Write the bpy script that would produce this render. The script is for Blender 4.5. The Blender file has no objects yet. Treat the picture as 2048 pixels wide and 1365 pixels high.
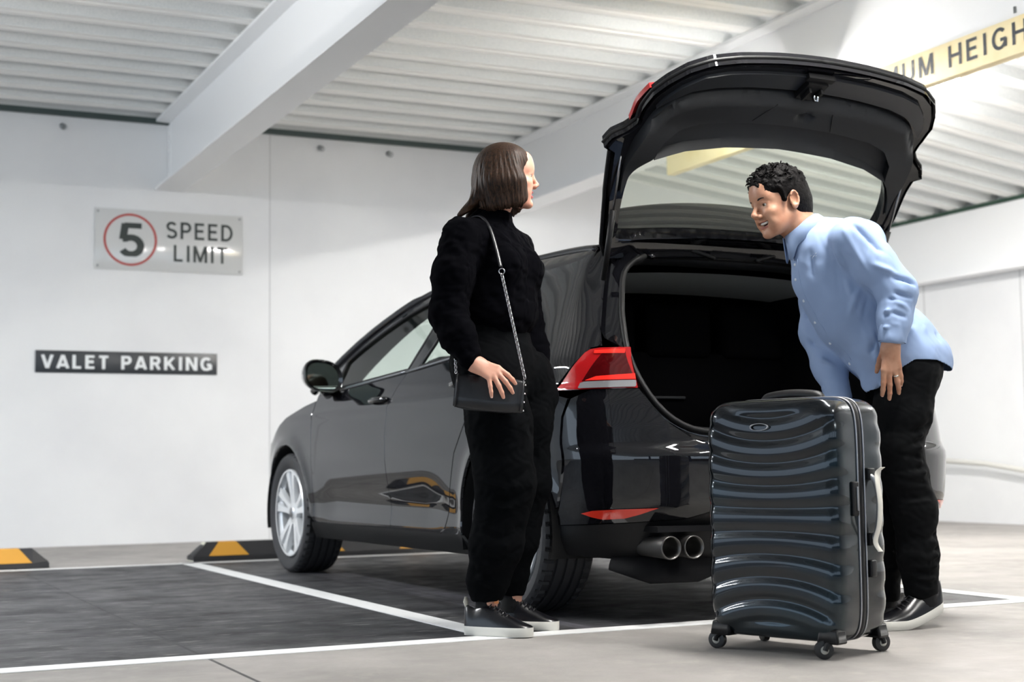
import bpy, bmesh, math, random
import numpy as np
from mathutils import Vector, Matrix, noise
from mathutils.geometry import delaunay_2d_cdt
R = math.radians
sc = bpy.context.scene
COL = sc.collection

# ------------------------------------------------------------------ camera
def make_camera():
    yaw, pitch, roll, f = 0.4478, 0.0839, -0.0128, 2929.2
    pos = Vector((-3.2978, -5.1187, 0.5677))
    cy, sy, cp, sp = math.cos(yaw), math.sin(yaw), math.cos(pitch), math.sin(pitch)
    fw = Vector((sy*cp, cy*cp, sp)); r = Vector((cy, -sy, 0)); u = r.cross(fw)
    r2 = math.cos(roll)*r + math.sin(roll)*u; u2 = -math.sin(roll)*r + math.cos(roll)*u
    cam = bpy.data.cameras.new('camera'); o = bpy.data.objects.new('camera', cam); COL.objects.link(o)
    m = Matrix((r2, u2, -fw)).transposed().to_4x4(); m.translation = pos
    o.matrix_world = m
    cam.sensor_width = 36; cam.lens = 36*f/2048; cam.clip_start = .05
    cam.dof.use_dof = True; cam.dof.focus_distance = 4.75; cam.dof.aperture_fstop = 3.2
    sc.camera = o
make_camera()
sc.view_settings.view_transform = 'Standard'; sc.view_settings.look = 'None'
sc.view_settings.gamma = 1; sc.view_settings.exposure = .92
sc.cycles.sample_clamp_indirect = 8; sc.cycles.max_bounces = 10; sc.cycles.diffuse_bounces = 6; sc.cycles.transparent_max_bounces = 12
w = bpy.data.worlds.new('world'); sc.world = w; w.use_nodes = True
bg = w.node_tree.nodes['Background']; bg.inputs[0].default_value = (.70, .84, 1.0, 1); bg.inputs[1].default_value = 1.1

# ------------------------------------------------------------------ materials
def srgb(h):
    h = h.lstrip('#'); c = [int(h[i:i+2], 16)/255 for i in (0, 2, 4)]
    return tuple(v/12.92 if v <= .04045 else ((v+.055)/1.055)**2.4 for v in c)
MATS = {}
def mat(name, col=(.5, .5, .5), rough=.5, metal=0., coat=0., spec=.5, emit=0., sheen=0., bump=None, var=None, sss=0., coat_rough=.03, trans=0.):
    if name in MATS: return MATS[name]
    if isinstance(col, str): col = srgb(col)
    m = bpy.data.materials.new(name); m.use_nodes = True; nt = m.node_tree
    b = nt.nodes['Principled BSDF']
    b.inputs['Base Color'].default_value = (*col, 1); b.inputs['Roughness'].default_value = rough
    b.inputs['Metallic'].default_value = metal; b.inputs['Coat Weight'].default_value = coat
    b.inputs['Coat Roughness'].default_value = coat_rough
    b.inputs['Specular IOR Level'].default_value = spec
    if emit: b.inputs['Emission Color'].default_value = (*col, 1); b.inputs['Emission Strength'].default_value = emit
    if sheen: b.inputs['Sheen Weight'].default_value = sheen
    if sss:
        b.inputs['Subsurface Weight'].default_value = sss; b.inputs['Subsurface Radius'].default_value = (.012, .005, .003); b.inputs['Subsurface Scale'].default_value = 1.
    tc = nt.nodes.new('ShaderNodeTexCoord')
    if bump:                                       # (scale, strength, distance)
        n = nt.nodes.new('ShaderNodeTexNoise'); n.inputs['Scale'].default_value = bump[0]; n.inputs['Detail'].default_value = 4
        k = nt.nodes.new('ShaderNodeBump'); k.inputs['Strength'].default_value = bump[1]; k.inputs['Distance'].default_value = bump[2]
        nt.links.new(tc.outputs['Object'], n.inputs['Vector']); nt.links.new(n.outputs['Fac'], k.inputs['Height'])
        nt.links.new(k.outputs['Normal'], b.inputs['Normal'])
    if var:                                        # (scale, other colour, lo, hi)
        n = nt.nodes.new('ShaderNodeTexNoise'); n.inputs['Scale'].default_value = var[0]; n.inputs['Detail'].default_value = 6
        rr = nt.nodes.new('ShaderNodeMapRange'); rr.inputs['From Min'].default_value = var[2]; rr.inputs['From Max'].default_value = var[3]
        mx = nt.nodes.new('ShaderNodeMix'); mx.data_type = 'RGBA'
        c2 = srgb(var[1]) if isinstance(var[1], str) else var[1]
        mx.inputs[6].default_value = (*col, 1); mx.inputs[7].default_value = (*c2, 1)
        nt.links.new(tc.outputs['Object'], n.inputs['Vector']); nt.links.new(n.outputs['Fac'], rr.inputs['Value'])
        nt.links.new(rr.outputs['Result'], mx.inputs[0]); nt.links.new(mx.outputs[2], b.inputs['Base Color'])
    MATS[name] = m
    return m
def glass_mat(name, tint, rough=.0, ior=1.5, minr=0.):
    if name in MATS: return MATS[name]
    m = bpy.data.materials.new(name); m.use_nodes = True; nt = m.node_tree
    nt.nodes.remove(nt.nodes['Principled BSDF']); out = nt.nodes['Material Output']
    t = nt.nodes.new('ShaderNodeBsdfTransparent'); t.inputs[0].default_value = (*tint, 1)
    g = nt.nodes.new('ShaderNodeBsdfGlossy'); g.inputs['Roughness'].default_value = rough
    fr = nt.nodes.new('ShaderNodeLayerWeight'); fr.inputs['Blend'].default_value = .5; f0 = ((ior-1)/(ior+1))**2
    pw = nt.nodes.new('ShaderNodeMath'); pw.operation = 'POWER'; pw.inputs[1].default_value = 5; ma = nt.nodes.new('ShaderNodeMath'); ma.operation = 'MULTIPLY_ADD'; ma.inputs[1].default_value = 1-f0; ma.inputs[2].default_value = f0
    mx = nt.nodes.new('ShaderNodeMixShader'); nt.links.new(fr.outputs['Facing'], pw.inputs[0]); nt.links.new(pw.outputs[0], ma.inputs[0]); nt.links.new(ma.outputs[0], mx.inputs[0])
    nt.links.new(t.outputs[0], mx.inputs[1]); nt.links.new(g.outputs[0], mx.inputs[2]); nt.links.new(mx.outputs[0], out.inputs[0])
    MATS[name] = m
    return m

# ------------------------------------------------------------------ mesh helpers
class MB:
    """collects vertices and faces of one mesh"""
    def __init__(s): s.v = []; s.f = []
    def add(s, V, F):
        o = len(s.v); s.v += [tuple(p) for p in V]; s.f += [tuple(i+o for i in f) for f in F]; return s
    def box(s, x0, y0, z0, x1, y1, z1, bev=0.):
        if not bev:
            V = [(x, y, z) for z in (z0, z1) for y in (y0, y1) for x in (x0, x1)]
            return s.add(V, [(0, 2, 3, 1), (4, 5, 7, 6), (0, 1, 5, 4), (2, 6, 7, 3), (0, 4, 6, 2), (1, 3, 7, 5)])
        bm = bmesh.new(); bmesh.ops.create_cube(bm, size=1)
        for v in bm.verts: v.co = ((x0+x1)/2+v.co.x*(x1-x0), (y0+y1)/2+v.co.y*(y1-y0), (z0+z1)/2+v.co.z*(z1-z0))
        bmesh.ops.bevel(bm, geom=bm.edges[:], offset=bev, segments=3, affect='EDGES', profile=.5)
        bm.verts.index_update()
        s.add([v.co[:] for v in bm.verts], [[v.index for v in f.verts] for f in bm.faces]); bm.free(); return s
    def rings(s, rings, closed=True, caps=True, loop=False):
        """skin a list of equal-length rings"""
        n = len(rings[0]); m = len(rings); V = [p for r in rings for p in r]; F = []
        for i in range(m if loop else m-1):
            a = i*n; b = ((i+1) % m)*n
            for j in range(n if closed else n-1):
                k = (j+1) % n; F.append((a+j, a+k, b+k, b+j))
        if caps and not loop and closed: F.append(tuple(range(n))[::-1]); F.append(tuple(range((m-1)*n, m*n)))
        return s.add(V, F)
    def tube(s, pts, rad, n=10, caps=True, loop=False, flat=1.):
        pts = [Vector(p) for p in pts]; m = len(pts); rad = rad if isinstance(rad, (list, tuple)) else [rad]*m
        up = None; rs = []
        for i, p in enumerate(pts):
            if loop: t = pts[(i+1) % m]-pts[i-1]
            else: t = pts[min(i+1, m-1)]-pts[max(i-1, 0)]
            t.normalize()
            if up is None: up = t.orthogonal().normalized()
            up = (up-t*up.dot(t)).normalized(); sd = t.cross(up)
            rs.append([p+rad[i]*(math.cos(a)*up+math.sin(a)*sd*flat) for a in [2*math.pi*k/n for k in range(n)]])
        return s.rings(rs, True, caps, loop)
    def lathe(s, prof, n=48, axis='z', c=(0, 0, 0)):
        """prof: list of (radius, height) along axis"""
        rs = []
        for r, h in prof:
            ring = []
            for k in range(n):
                a = 2*math.pi*k/n; u, v = r*math.cos(a), r*math.sin(a)
                p = (u, v, h) if axis == 'z' else ((h, u, v) if axis == 'x' else (v, h, u))
                ring.append((p[0]+c[0], p[1]+c[1], p[2]+c[2]))
            rs.append(ring)
        return s.rings(rs, True, False)
    def build(s, name, m, parent=None, smooth=True, ang=None):
        me = bpy.data.meshes.new(name); me.from_pydata([tuple(map(float, p)) for p in s.v], [], s.f); me.validate()
        bm = bmesh.new(); bm.from_mesh(me); bmesh.ops.recalc_face_normals(bm, faces=bm.faces); bm.to_mesh(me); bm.free()
        return link(name, me, m, parent, smooth, ang)
def link(name, me, m, parent=None, smooth=True, ang=None):
    if smooth:
        me.shade_smooth()
        if ang: me.set_sharp_from_angle(angle=R(ang))
    o = bpy.data.objects.new(name, me); COL.objects.link(o)
    for x in (m if isinstance(m, (list, tuple)) else [m]): me.materials.append(x)
    if parent: o.parent = parent
    return o
def thing(name, label, cat, loc=(0, 0, 0), rz=0, group=None):
    o = bpy.data.objects.new(name, None); COL.objects.link(o); o.location = loc; o.rotation_euler = (0, 0, rz)
    o.empty_display_size = .1
    return tag(o, label, cat, group)
def tag(o, label, cat, group=None):
    o['label'] = label; o['category'] = cat
    if group: o['group'] = group
    return o
def struct(o): o['kind'] = 'structure'; return o
def catmull(P, n=8, closed=False):
    P = [np.array(p, float) for p in P]; m = len(P); out = []
    for i in range(m if closed else m-1):
        if closed: a, b, c, d = P[i-1], P[i], P[(i+1) % m], P[(i+2) % m]
        else: a, b, c, d = P[max(i-1, 0)], P[i], P[i+1], P[min(i+2, m-1)]
        for k in range(n):
            t = k/n
            out.append(.5*((2*b)+(c-a)*t+(2*a-5*b+4*c-d)*t*t+(3*b-a-3*c+d)*t**3))
    if not closed: out.append(P[-1])
    return out
def resample(poly, d, closed=True):
    out = []; n = len(poly)
    for i in range(n if closed else n-1):
        a = np.array(poly[i], float); b = np.array(poly[(i+1) % n], float); L = np.linalg.norm(b-a); k = max(1, int(math.ceil(L/d)))
        for j in range(k): out.append(a+(b-a)*j/k)
    if not closed: out.append(np.array(poly[-1], float))
    return out
def inpoly(P, poly):
    x, y = P[:, 0], P[:, 1]; c = np.zeros(len(P), bool); poly = np.asarray(poly); j = len(poly)-1
    for i in range(len(poly)):
        xi, yi = poly[i]; xj, yj = poly[j]
        with np.errstate(all='ignore'):
            t = ((yi > y) != (yj > y)) & (x < (xj-xi)*(y-yi)/(yj-yi+1e-30)+xi)
        c ^= t; j = i
    return c
def patch(poly, fn, d=.025, holes=(), hem=None, mirror=False):
    """triangulate polygon `poly` (2-D), map through fn(u,v)->xyz; hem = fn for the folded edge"""
    loops = [resample(poly, d)]+[resample(h, d) for h in holes]
    V = []; E = []
    for L in loops:
        o = len(V); V += [Vector((p[0], p[1])) for p in L]; E += [(o+i, o+(i+1) % len(L)) for i in range(len(L))]
    B = np.array([v[:] for v in V]); mn, mx = B.min(0), B.max(0)
    gx = np.arange(mn[0]+d*.5, mx[0], d); gy = np.arange(mn[1]+d*.5, mx[1], d)
    G = np.array([(a+(d/2 if j % 2 else 0), b) for j, b in enumerate(gy) for a in gx]) if len(gx) and len(gy) else np.zeros((0, 2))
    if len(G):
        k = inpoly(G, loops[0])
        for h in loops[1:]: k &= ~inpoly(G, h)
        G = G[k]
        if len(G):
            dist = np.min(np.linalg.norm(G[:, None, :]-B[None, :, :], axis=2), axis=1); G = G[dist > d*.45]
    nb = len(V)
    V += [Vector((float(p[0]), float(p[1]))) for p in G]
    vo, eo, fo, ov, _, _ = delaunay_2d_cdt(V, E, [], 0, 1e-6)
    P = np.array([v[:] for v in vo]); F = []
    T = [tuple(f) for f in fo]
    if T:
        C = np.array([P[list(f)].mean(0) for f in T]); k = inpoly(C, loops[0])
        for h in loops[1:]: k &= ~inpoly(C, h)
        F = [t for t, q in zip(T, k) if q]
    X = [fn(float(p[0]), float(p[1])) for p in P]
    global PATCH_N
    e = 2e-3; PATCH_N = []
    def nrm(p):
        a = np.array(fn(p[0]+e, p[1]), float)-np.array(fn(p[0]-e, p[1]), float); b = np.array(fn(p[0], p[1]+e), float)-np.array(fn(p[0], p[1]-e), float)
        n = np.cross(a, b); n = n/(np.linalg.norm(n)+1e-12); return (-n[0] if mirror else n[0], n[1], n[2])
    PATCH_N = [nrm((float(p[0]), float(p[1]))) for p in P]
    NB = [nrm((float(p[0]), float(p[1]))) for L in loops for p in L] if hem else []
    PATCH_N += NB
    if hem:
        idx = {}
        for i, o in enumerate(ov):
            for q in o: idx[q] = i
        o = 0
        for L in loops:
            n = len(L); ids = [idx.get(o+i) for i in range(n)]
            hb = len(X); X += [hem(float(p[0]), float(p[1])) for p in L]
            for i in range(n):
                a, b = ids[i], ids[(i+1) % n]
                if a is not None and b is not None: F.append((a, b, hb+(i+1) % n, hb+i))
            o += n
    if mirror: X = [(-p[0], p[1], p[2]) for p in X]
    return X, F
def exact_normals(o):
    """shade a panel with the true normals of the surface it lies on"""
    me = o.data; N = PATCH_N
    if len(N) != len(me.vertices): return
    d = sum(me.polygons[i].normal.dot(Vector(N[me.polygons[i].vertices[0]])) for i in range(0, min(len(me.polygons), 60)))
    if d < 0: N = [(-a, -b, -c) for a, b, c in N]
    me.normals_split_custom_set_from_vertices(N)
def add_text(name, body, size, m, parent, loc, rot, depth=.002, bold=.0, spacing=1., sx=1.):
    c = bpy.data.curves.new(name, 'FONT'); c.body = body; c.size = size; c.extrude = depth; c.offset = bold
    c.align_x = 'CENTER'; c.align_y = 'CENTER'; c.space_character = spacing; c.resolution_u = 6
    t = bpy.data.objects.new('tmp', c); COL.objects.link(t); dg = bpy.context.evaluated_depsgraph_get()
    me = bpy.data.meshes.new_from_object(t.evaluated_get(dg)); bpy.data.objects.remove(t)
    o = link(name, me, m, parent, False); o.location = loc; o.rotation_euler = rot; o.scale = (sx, 1, 1)
    return o

def arc_(cx, cy, rx, ry, a0, a1, n=14): return [(cx+rx*math.cos(R(a)), cy+ry*math.sin(R(a))) for a in np.linspace(a0, a1, n)]
# grotesque capitals as strokes in a unit-high cell: (advance width, strokes)
GLYPH = {
 'S': (.66, [arc_(.33, .725, .235, .20, 25, 180, 10)+arc_(.33, .725, .235, .225, 180, 270, 6)[1:]+arc_(.33, .27, .25, .225, 90, 0, 6)[1:]+arc_(.33, .27, .25, .195, 0, -155, 12)[1:]]),
 'P': (.64, [[(.08, 0), (.08, 1)], [(.08, .925), (.34, .925)]+arc_(.34, .69, .215, .235, 90, -90, 12)+[(.08, .455)]]),
 'E': (.60, [[(.08, 0), (.08, 1)], [(.08, .925), (.56, .925)], [(.08, .52), (.52, .52)], [(.08, .075), (.57, .075)]]),
 'D': (.70, [[(.08, 0), (.08, 1)], [(.08, .925), (.28, .925)]+arc_(.28, .5, .34, .425, 90, -90, 16)+[(.08, .075)]]),
 'L': (.56, [[(.08, 0), (.08, 1)], [(.08, .075), (.54, .075)]]),
 'I': (.24, [[(.12, 0), (.12, 1)]]),
 'M': (.84, [[(.08, 0), (.08, 1)], [(.76, 0), (.76, 1)], [(.11, 1), (.42, .04)], [(.73, 1), (.42, .04)]]),
 'T': (.60, [[(.30, 0), (.30, 1)], [(0, .925), (.60, .925)]]),
 'V': (.70, [[(.05, 1), (.34, .02)], [(.65, 1), (.36, .02)]]),
 'A': (.74, [[(.05, 0), (.36, 1)], [(.69, 0), (.38, 1)], [(.17, .26), (.57, .26)]]),
 'R': (.68, [[(.08, 0), (.08, 1)], [(.08, .925), (.36, .925)]+arc_(.36, .70, .205, .225, 90, -90, 12)+[(.08, .475)], [(.36, .475), (.60, 0)]]),
 'K': (.70, [[(.08, 0), (.08, 1)], [(.62, 1), (.10, .36)], [(.27, .55), (.64, 0)]]),
 'N': (.74, [[(.08, 0), (.08, 1)], [(.66, 0), (.66, 1)], [(.11, 1), (.63, 0)]]),
 'G': (.76, [arc_(.38, .5, .31, .425, 45, 360-12, 26), [(.42, .44), (.70, .44)], [(.665, .46), (.665, .08)]]),
 'X': (.66, [[(.04, 0), (.62, 1)], [(.04, 1), (.62, 0)]]),
 'U': (.72, [[(.08, 1), (.08, .36)]+arc_(.36, .345, .28, .27, 180, 360, 14)+[(.64, 1)]]),
 'H': (.72, [[(.08, 0), (.08, 1)], [(.64, 0), (.64, 1)], [(.08, .51), (.64, .51)]]),
 '5': (.66, [[(.60, .93), (.17, .93)], [(.19, .97), (.13, .50)], [(.125, .52)]+arc_(.335, .315, .245, .25, 125, -150, 18)]),
 ' ': (.34, [])}
def lettering(body, h, wt, m, parent, loc, rz, gap=.10, sx=1., dy=-.0015, sep=True):
    """flat painted capitals, one mesh a line of writing; h = cap height"""
    W = sum(GLYPH[c][0]+gap for c in body)-gap; x = -W/2; mb = MB(); hw = wt/2; k = 0
    for c in body:
        mb = MB()
        for st in GLYPH[c][1]:
            P = [Vector(p) for p in st]; k += 1; lay = dy-.00004*(k % 5)
            for i, p in enumerate(P):
                a = P[max(i-1, 0)]; b = P[min(i+1, len(P)-1)]; t = (b-a).normalized(); n = Vector((-t.y, t.x))*hw
                if i: mb.f.append((len(mb.v)-2, len(mb.v)-1, len(mb.v)+1, len(mb.v)))
                for q in (p+n, p-n): mb.v.append(((x+q.x)*h*sx, lay, (min(1, max(0, q.y))-.5)*h))
        x += GLYPH[c][0]+gap
        if mb.v: o = mb.build('letter', m, parent, smooth=False); o.location = loc; o.rotation_euler = (0, 0, rz)

# ------------------------------------------------------------------ the garage
YW = 6.21; ZC = 3.28
def build_room():
    # floor: pale concrete, dark asphalt surface inside the bays
    m = bpy.data.materials.new('concrete_floor'); m.use_nodes = True; nt = m.node_tree; b = nt.nodes['Principled BSDF']; L = nt.links.new
    tc = nt.nodes.new('ShaderNodeTexCoord'); sep = nt.nodes.new('ShaderNodeSeparateXYZ'); L(tc.outputs['Object'], sep.inputs[0])
    def math_(op, a, bb=None, cl=False):
        n = nt.nodes.new('ShaderNodeMath'); n.operation = op; n.use_clamp = cl
        for i, v in enumerate((a, bb)):
            if v is None: continue
            if isinstance(v, (int, float)): n.inputs[i].default_value = v
            else: L(v, n.inputs[i])
        return n.outputs[0]
    def noise_(sc_, det=6, stretch=None, rough=.6):
        n = nt.nodes.new('ShaderNodeTexNoise'); n.inputs['Scale'].default_value = sc_; n.inputs['Detail'].default_value = det; n.inputs['Roughness'].default_value = rough
        if stretch:
            mp = nt.nodes.new('ShaderNodeMapping'); mp.inputs['Scale'].default_value = stretch; L(tc.outputs['Object'], mp.inputs[0]); L(mp.outputs[0], n.inputs['Vector'])
        else: L(tc.outputs['Object'], n.inputs['Vector'])
        return n.outputs['Fac']
    def rng(v, a, c, lo=0., hi=1.):
        n = nt.nodes.new('ShaderNodeMapRange'); n.inputs[1].default_value = a; n.inputs[2].default_value = c; n.inputs[3].default_value = lo; n.inputs[4].default_value = hi; L(v, n.inputs[0]); return n.outputs[0]
    def mixc(f, a, c):
        n = nt.nodes.new('ShaderNodeMix'); n.data_type = 'RGBA'; L(f, n.inputs[0])
        for i, v in ((6, a), (7, c)):
            if isinstance(v, tuple): n.inputs[i].default_value = (*v, 1)
            else: L(v, n.inputs[i])
        return n.outputs[2]
    X, Y = sep.outputs[0], sep.outputs[1]
    ins = math_('MULTIPLY', math_('MULTIPLY', math_('GREATER_THAN', Y, -.69), math_('LESS_THAN', Y, 3.64)), math_('LESS_THAN', X, 1.11))
    light = mixc(rng(noise_(1.3), .4, .65), srgb('#a09c98'), srgb('#8a8783'))
    light = mixc(rng(noise_(9), .55, .75), light, srgb('#a5a19b'))
    dark = mixc(rng(noise_(2.2, 8, (1, 2.6, 1)), .42, .62), srgb('#4a4a4c'), srgb('#2a2a2c'))
    dark = mixc(rng(noise_(11, 8, (.7, 3, 1)), .57, .68), dark, srgb('#7c7b7a'))
    trk = math_('MULTIPLY', math_('LESS_THAN', math_('ABSOLUTE', math_('ADD', X, .79)), .105), math_('LESS_THAN', Y, 2.6)); dark = mixc(math_('MULTIPLY', trk, rng(noise_(1, 3, (46, .8, 1)), .42, .62)), dark, srgb('#6d6b72'))
    dark = mixc(rng(noise_(34, 4, (.6, 2, 1)), .66, .72), dark, srgb('#232327'))
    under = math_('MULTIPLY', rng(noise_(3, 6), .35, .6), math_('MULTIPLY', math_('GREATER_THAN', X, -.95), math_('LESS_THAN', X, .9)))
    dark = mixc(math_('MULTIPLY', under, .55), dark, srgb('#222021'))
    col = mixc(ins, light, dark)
    # saw-cut joint in the left bay running on outside it
    jt = math_('LESS_THAN', math_('ABSOLUTE', math_('ADD', X, 2.205)), .006)
    col = mixc(math_('MULTIPLY', jt, .85), col, srgb('#2f2f31'))
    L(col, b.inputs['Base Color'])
    L(rng(noise_(6, 6), .35, .65, .46, .66), b.inputs['Roughness']); b.inputs['Specular IOR Level'].default_value = .28
    bp = nt.nodes.new('ShaderNodeBump'); bp.inputs['Strength'].default_value = .25; bp.inputs['Distance'].default_value = .004
    L(noise_(60, 5), bp.inputs['Height']); L(bp.outputs[0], b.inputs['Normal'])
    o = MB().add([(-14, -18, 0), (9, -18, 0), (9, 8, 0), (-14, 8, 0)], [(0, 1, 2, 3)]).build('floor', m, smooth=False); struct(o)
    # walls
    wall = mat('wall_paint', '#e9eaeb', .42, bump=(25, .05, .002), var=(1.1, '#dfe0e2', .4, .7))
    seam = mat('wall_seam', '#bfc0c1', .6)
    mb = MB().box(-14, YW, 0, 6.25, YW+.2, 3.5)
    struct(mb.build('wall_back', wall, smooth=False))
    mb = MB()
    for x in (-4.9, -2.45, .0, 2.0, 4.9): mb.box(x-.003, YW-.002, 0, x+.003, YW+.01, 3.25)
    struct(mb.build('trim_1', seam, smooth=False))
    struct(MB().box(6.0, -18, -.3, 6.25, 6.3, 3.3).build('wall_right', wall, smooth=False))
    mb = MB()
    for y in (5.4, 4.2, 3.0): mb.box(5.997, y-.006, 0, 6.01, y+.006, 2.2)
    struct(mb.build('trim_2', seam, smooth=False))
    dark = mat('joint_dark', '#3d4a49', .6)
    struct(MB().box(-14, YW-.05, 3.245, 2, YW+.02, 3.285).build('trim_3', dark, smooth=False))
    struct(MB().box(5.90, -18, 2.75, 6.1, 6.3, 2.79).build('trim_4', mat('joint_green', '#2f4a3c', .6), smooth=False))
    # ribbed steel deck
    perf = mat('perforated_steel', '#e0e2e2', .55, bump=(220, .3, .002), var=(260, '#c6cbcc', .5, .62))
    def deck(name, x0, x1, z0, z1, y0=-14., y1=YW+.1, m_=None):
        prof = []; p = .35; y = y1
        k = 0
        while y > y0:
            for dy, dz in ((0, 0), (.05, 0), (.055, .007), (.075, .007), (.08, 0), (.13, 0), (.150, .065), (.332, .065)): prof.append((y-dy, dz))
            y -= p
        V = []; F = []
        for (yy, dz) in prof: V += [(x0, yy, z0+dz), (x1, yy, z1+dz)]
        for i in range(len(prof)-1): F.append((2*i, 2*i+1, 2*i+3, 2*i+2))
        o = MB().add(V, F).build(name, [m_, perf], smooth=False); struct(o)
        for i, p_ in enumerate(o.data.polygons): p_.material_index = 1 if i % 8 in (5, 6) else 0
    dm = mat('deck_paint', '#f2f2f0', .45, bump=(60, .08, .002))
    deck('ceiling', -14, 2.1, ZC, ZC, m_=dm)
    deck('ceiling', 2.1, 6.05, ZC, 2.77, m_=dm)
    # concrete slab above the deck keeps daylight out
    struct(MB().box(-14, -14.2, 3.40, 6.3, 6.5, 3.6).build('ceiling', mat('slab', '#b0b0ae', .8), smooth=False))
    # steel I beams
    bm_ = mat('beam_paint', '#f0f1f2', .38, bump=(14, .04, .002))
    def ibeam(x, w_, zb, zt, label):
        t = .022; y0 = -13.5; y1 = YW-.002; h = w_/2
        P = [(-h, zb), (h, zb), (h, zb+t), (.007, zb+t+.004), (.007, zt-t-.004), (h, zt-t), (h, zt), (-h, zt), (-h, zt-t), (-.007, zt-t-.004), (-.007, zb+t+.004), (-h, zb+t)]
        rs = [[(x+a, y, z) for a, z in P] for y in (y0, y1)]
        o = MB().rings(rs).build('ceiling_beam', bm_, smooth=False)
        return tag(o, label, 'beam', 'steel beams under the deck')
    b1 = ibeam(-.81, .225, 2.725, 3.278, 'white steel beam ending on the wall above the speed limit sign')
    mb = MB()
    for z in (2.80, 2.87, 3.02, 3.10, 3.17): mb.lathe([(0, -.012), (.012, -.012), (.012, 0)], 8, 'x', (-.822, YW-.06, z))
    mb.box(-.824, YW-.10, 2.76, -.816, YW-.006, 3.24)
    mb.build('end_plate', bm_, b1, smooth=False)
    ibeam(2.1, .225, 2.72, 3.278, 'white steel beam behind the open tailgate with the height bar below it')
    o = MB().box(5.90, -13.5, 2.20, 5.98, YW-.01, 2.755).box(5.80, -13.5, 2.165, 5.98, YW-.01, 2.20).build('ceiling_beam', bm_, smooth=False)
    tag(o, 'white edge beam along the right wall below the sloping ribbed deck', 'beam', 'steel beams under the deck')
    for i, (x, z) in enumerate([(-1.62, 3.17), (.42, 3.17), (1.02, 3.17)]):
        mb = MB().lathe([(0, 0), (.022, 0), (.022, -.012), (.010, -.014), (.010, -.04), (.0, -.042)], 10, 'y', (x, YW-.001, z))
        mb.tube([(x+.02*math.cos(a), YW-.05, z-.015+.02*math.sin(a)) for a in [k*math.pi/5 for k in range(10)]], .005, 6, loop=True)
        tag(mb.build('eye_bolt', mat('galv', '#9fa3a5', .4, .8)), ['small eye bolt high on the wall left of the near beam', 'small eye bolt high on the wall right of the near beam, the left one', 'small eye bolt high on the wall right of the near beam, the right one'][i], 'bolt', 'eye bolts along the top of the wall')
    # handrail on the right wall
    hr = MB().tube([(5.9, 6.0, .60), (5.9, 4.6, .52), (5.9, 3.2, .34), (5.9, 1.8, .16)], .022, 10)
    o = hr.build('handrail', mat('rail_paint', '#d6d5cf', .4)); tag(o, 'pale sloping handrail low on the white right wall', 'handrail')
    for y, z in ((5.3, .545), (3.2, .33)): MB().box(5.9, y-.02, z-.06, 6.0, y+.02, z-.015).build('bracket', MATS['rail_paint'], o, smooth=False)
    # what stands behind the photographer: seen only in the reflections
    blue = mat('column_blue', '#2c4c78', .5); dk = mat('far_wall', '#4a4b4e', .8)
    for i, (x, y) in enumerate([(-6.2, -12), (-2.4, -13), (1.2, -12.5), (4.6, -12)]):
        o = MB().box(x-.2, y-.2, 0, x+.2, y+.2, 3.28, .02).build('column', blue)
        tag(o, 'blue column at the open rear side of the garage, mirrored in the bumper', 'column', 'columns at the open side')
    struct(MB().box(-14, -14.4, 0, 6.1, -14.2, 1.0).build('wall_rear', dk, smooth=False))

def build_lines():
    wp = mat('line_paint', '#f1f1f0', .5, bump=(80, .2, .001), var=(30, '#d5d5d3', .62, .75))
    z0, z1 = .0005, .003
    def ln(x0, y0, x1, y1, lab):
        tag(MB().box(x0, y0, z0, x1, y1, z1).build('parking_line', wp, smooth=False), lab, 'floor marking', 'painted bay lines')
    ln(-1.277, -.64, -1.177, 3.74, 'white bay line on the left of the car running to the wheel stop')
    ln(1.063, -.64, 1.163, 3.74, 'white bay line on the right of the car behind the suitcase')
    ln(-5.2, -.74, 1.25, -.64, 'white line across the front of the bays under the woman')
    ln(-5.2, 3.64, 1.1, 3.70, 'thin white line across the back of the bays before the wheel stops')

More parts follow.
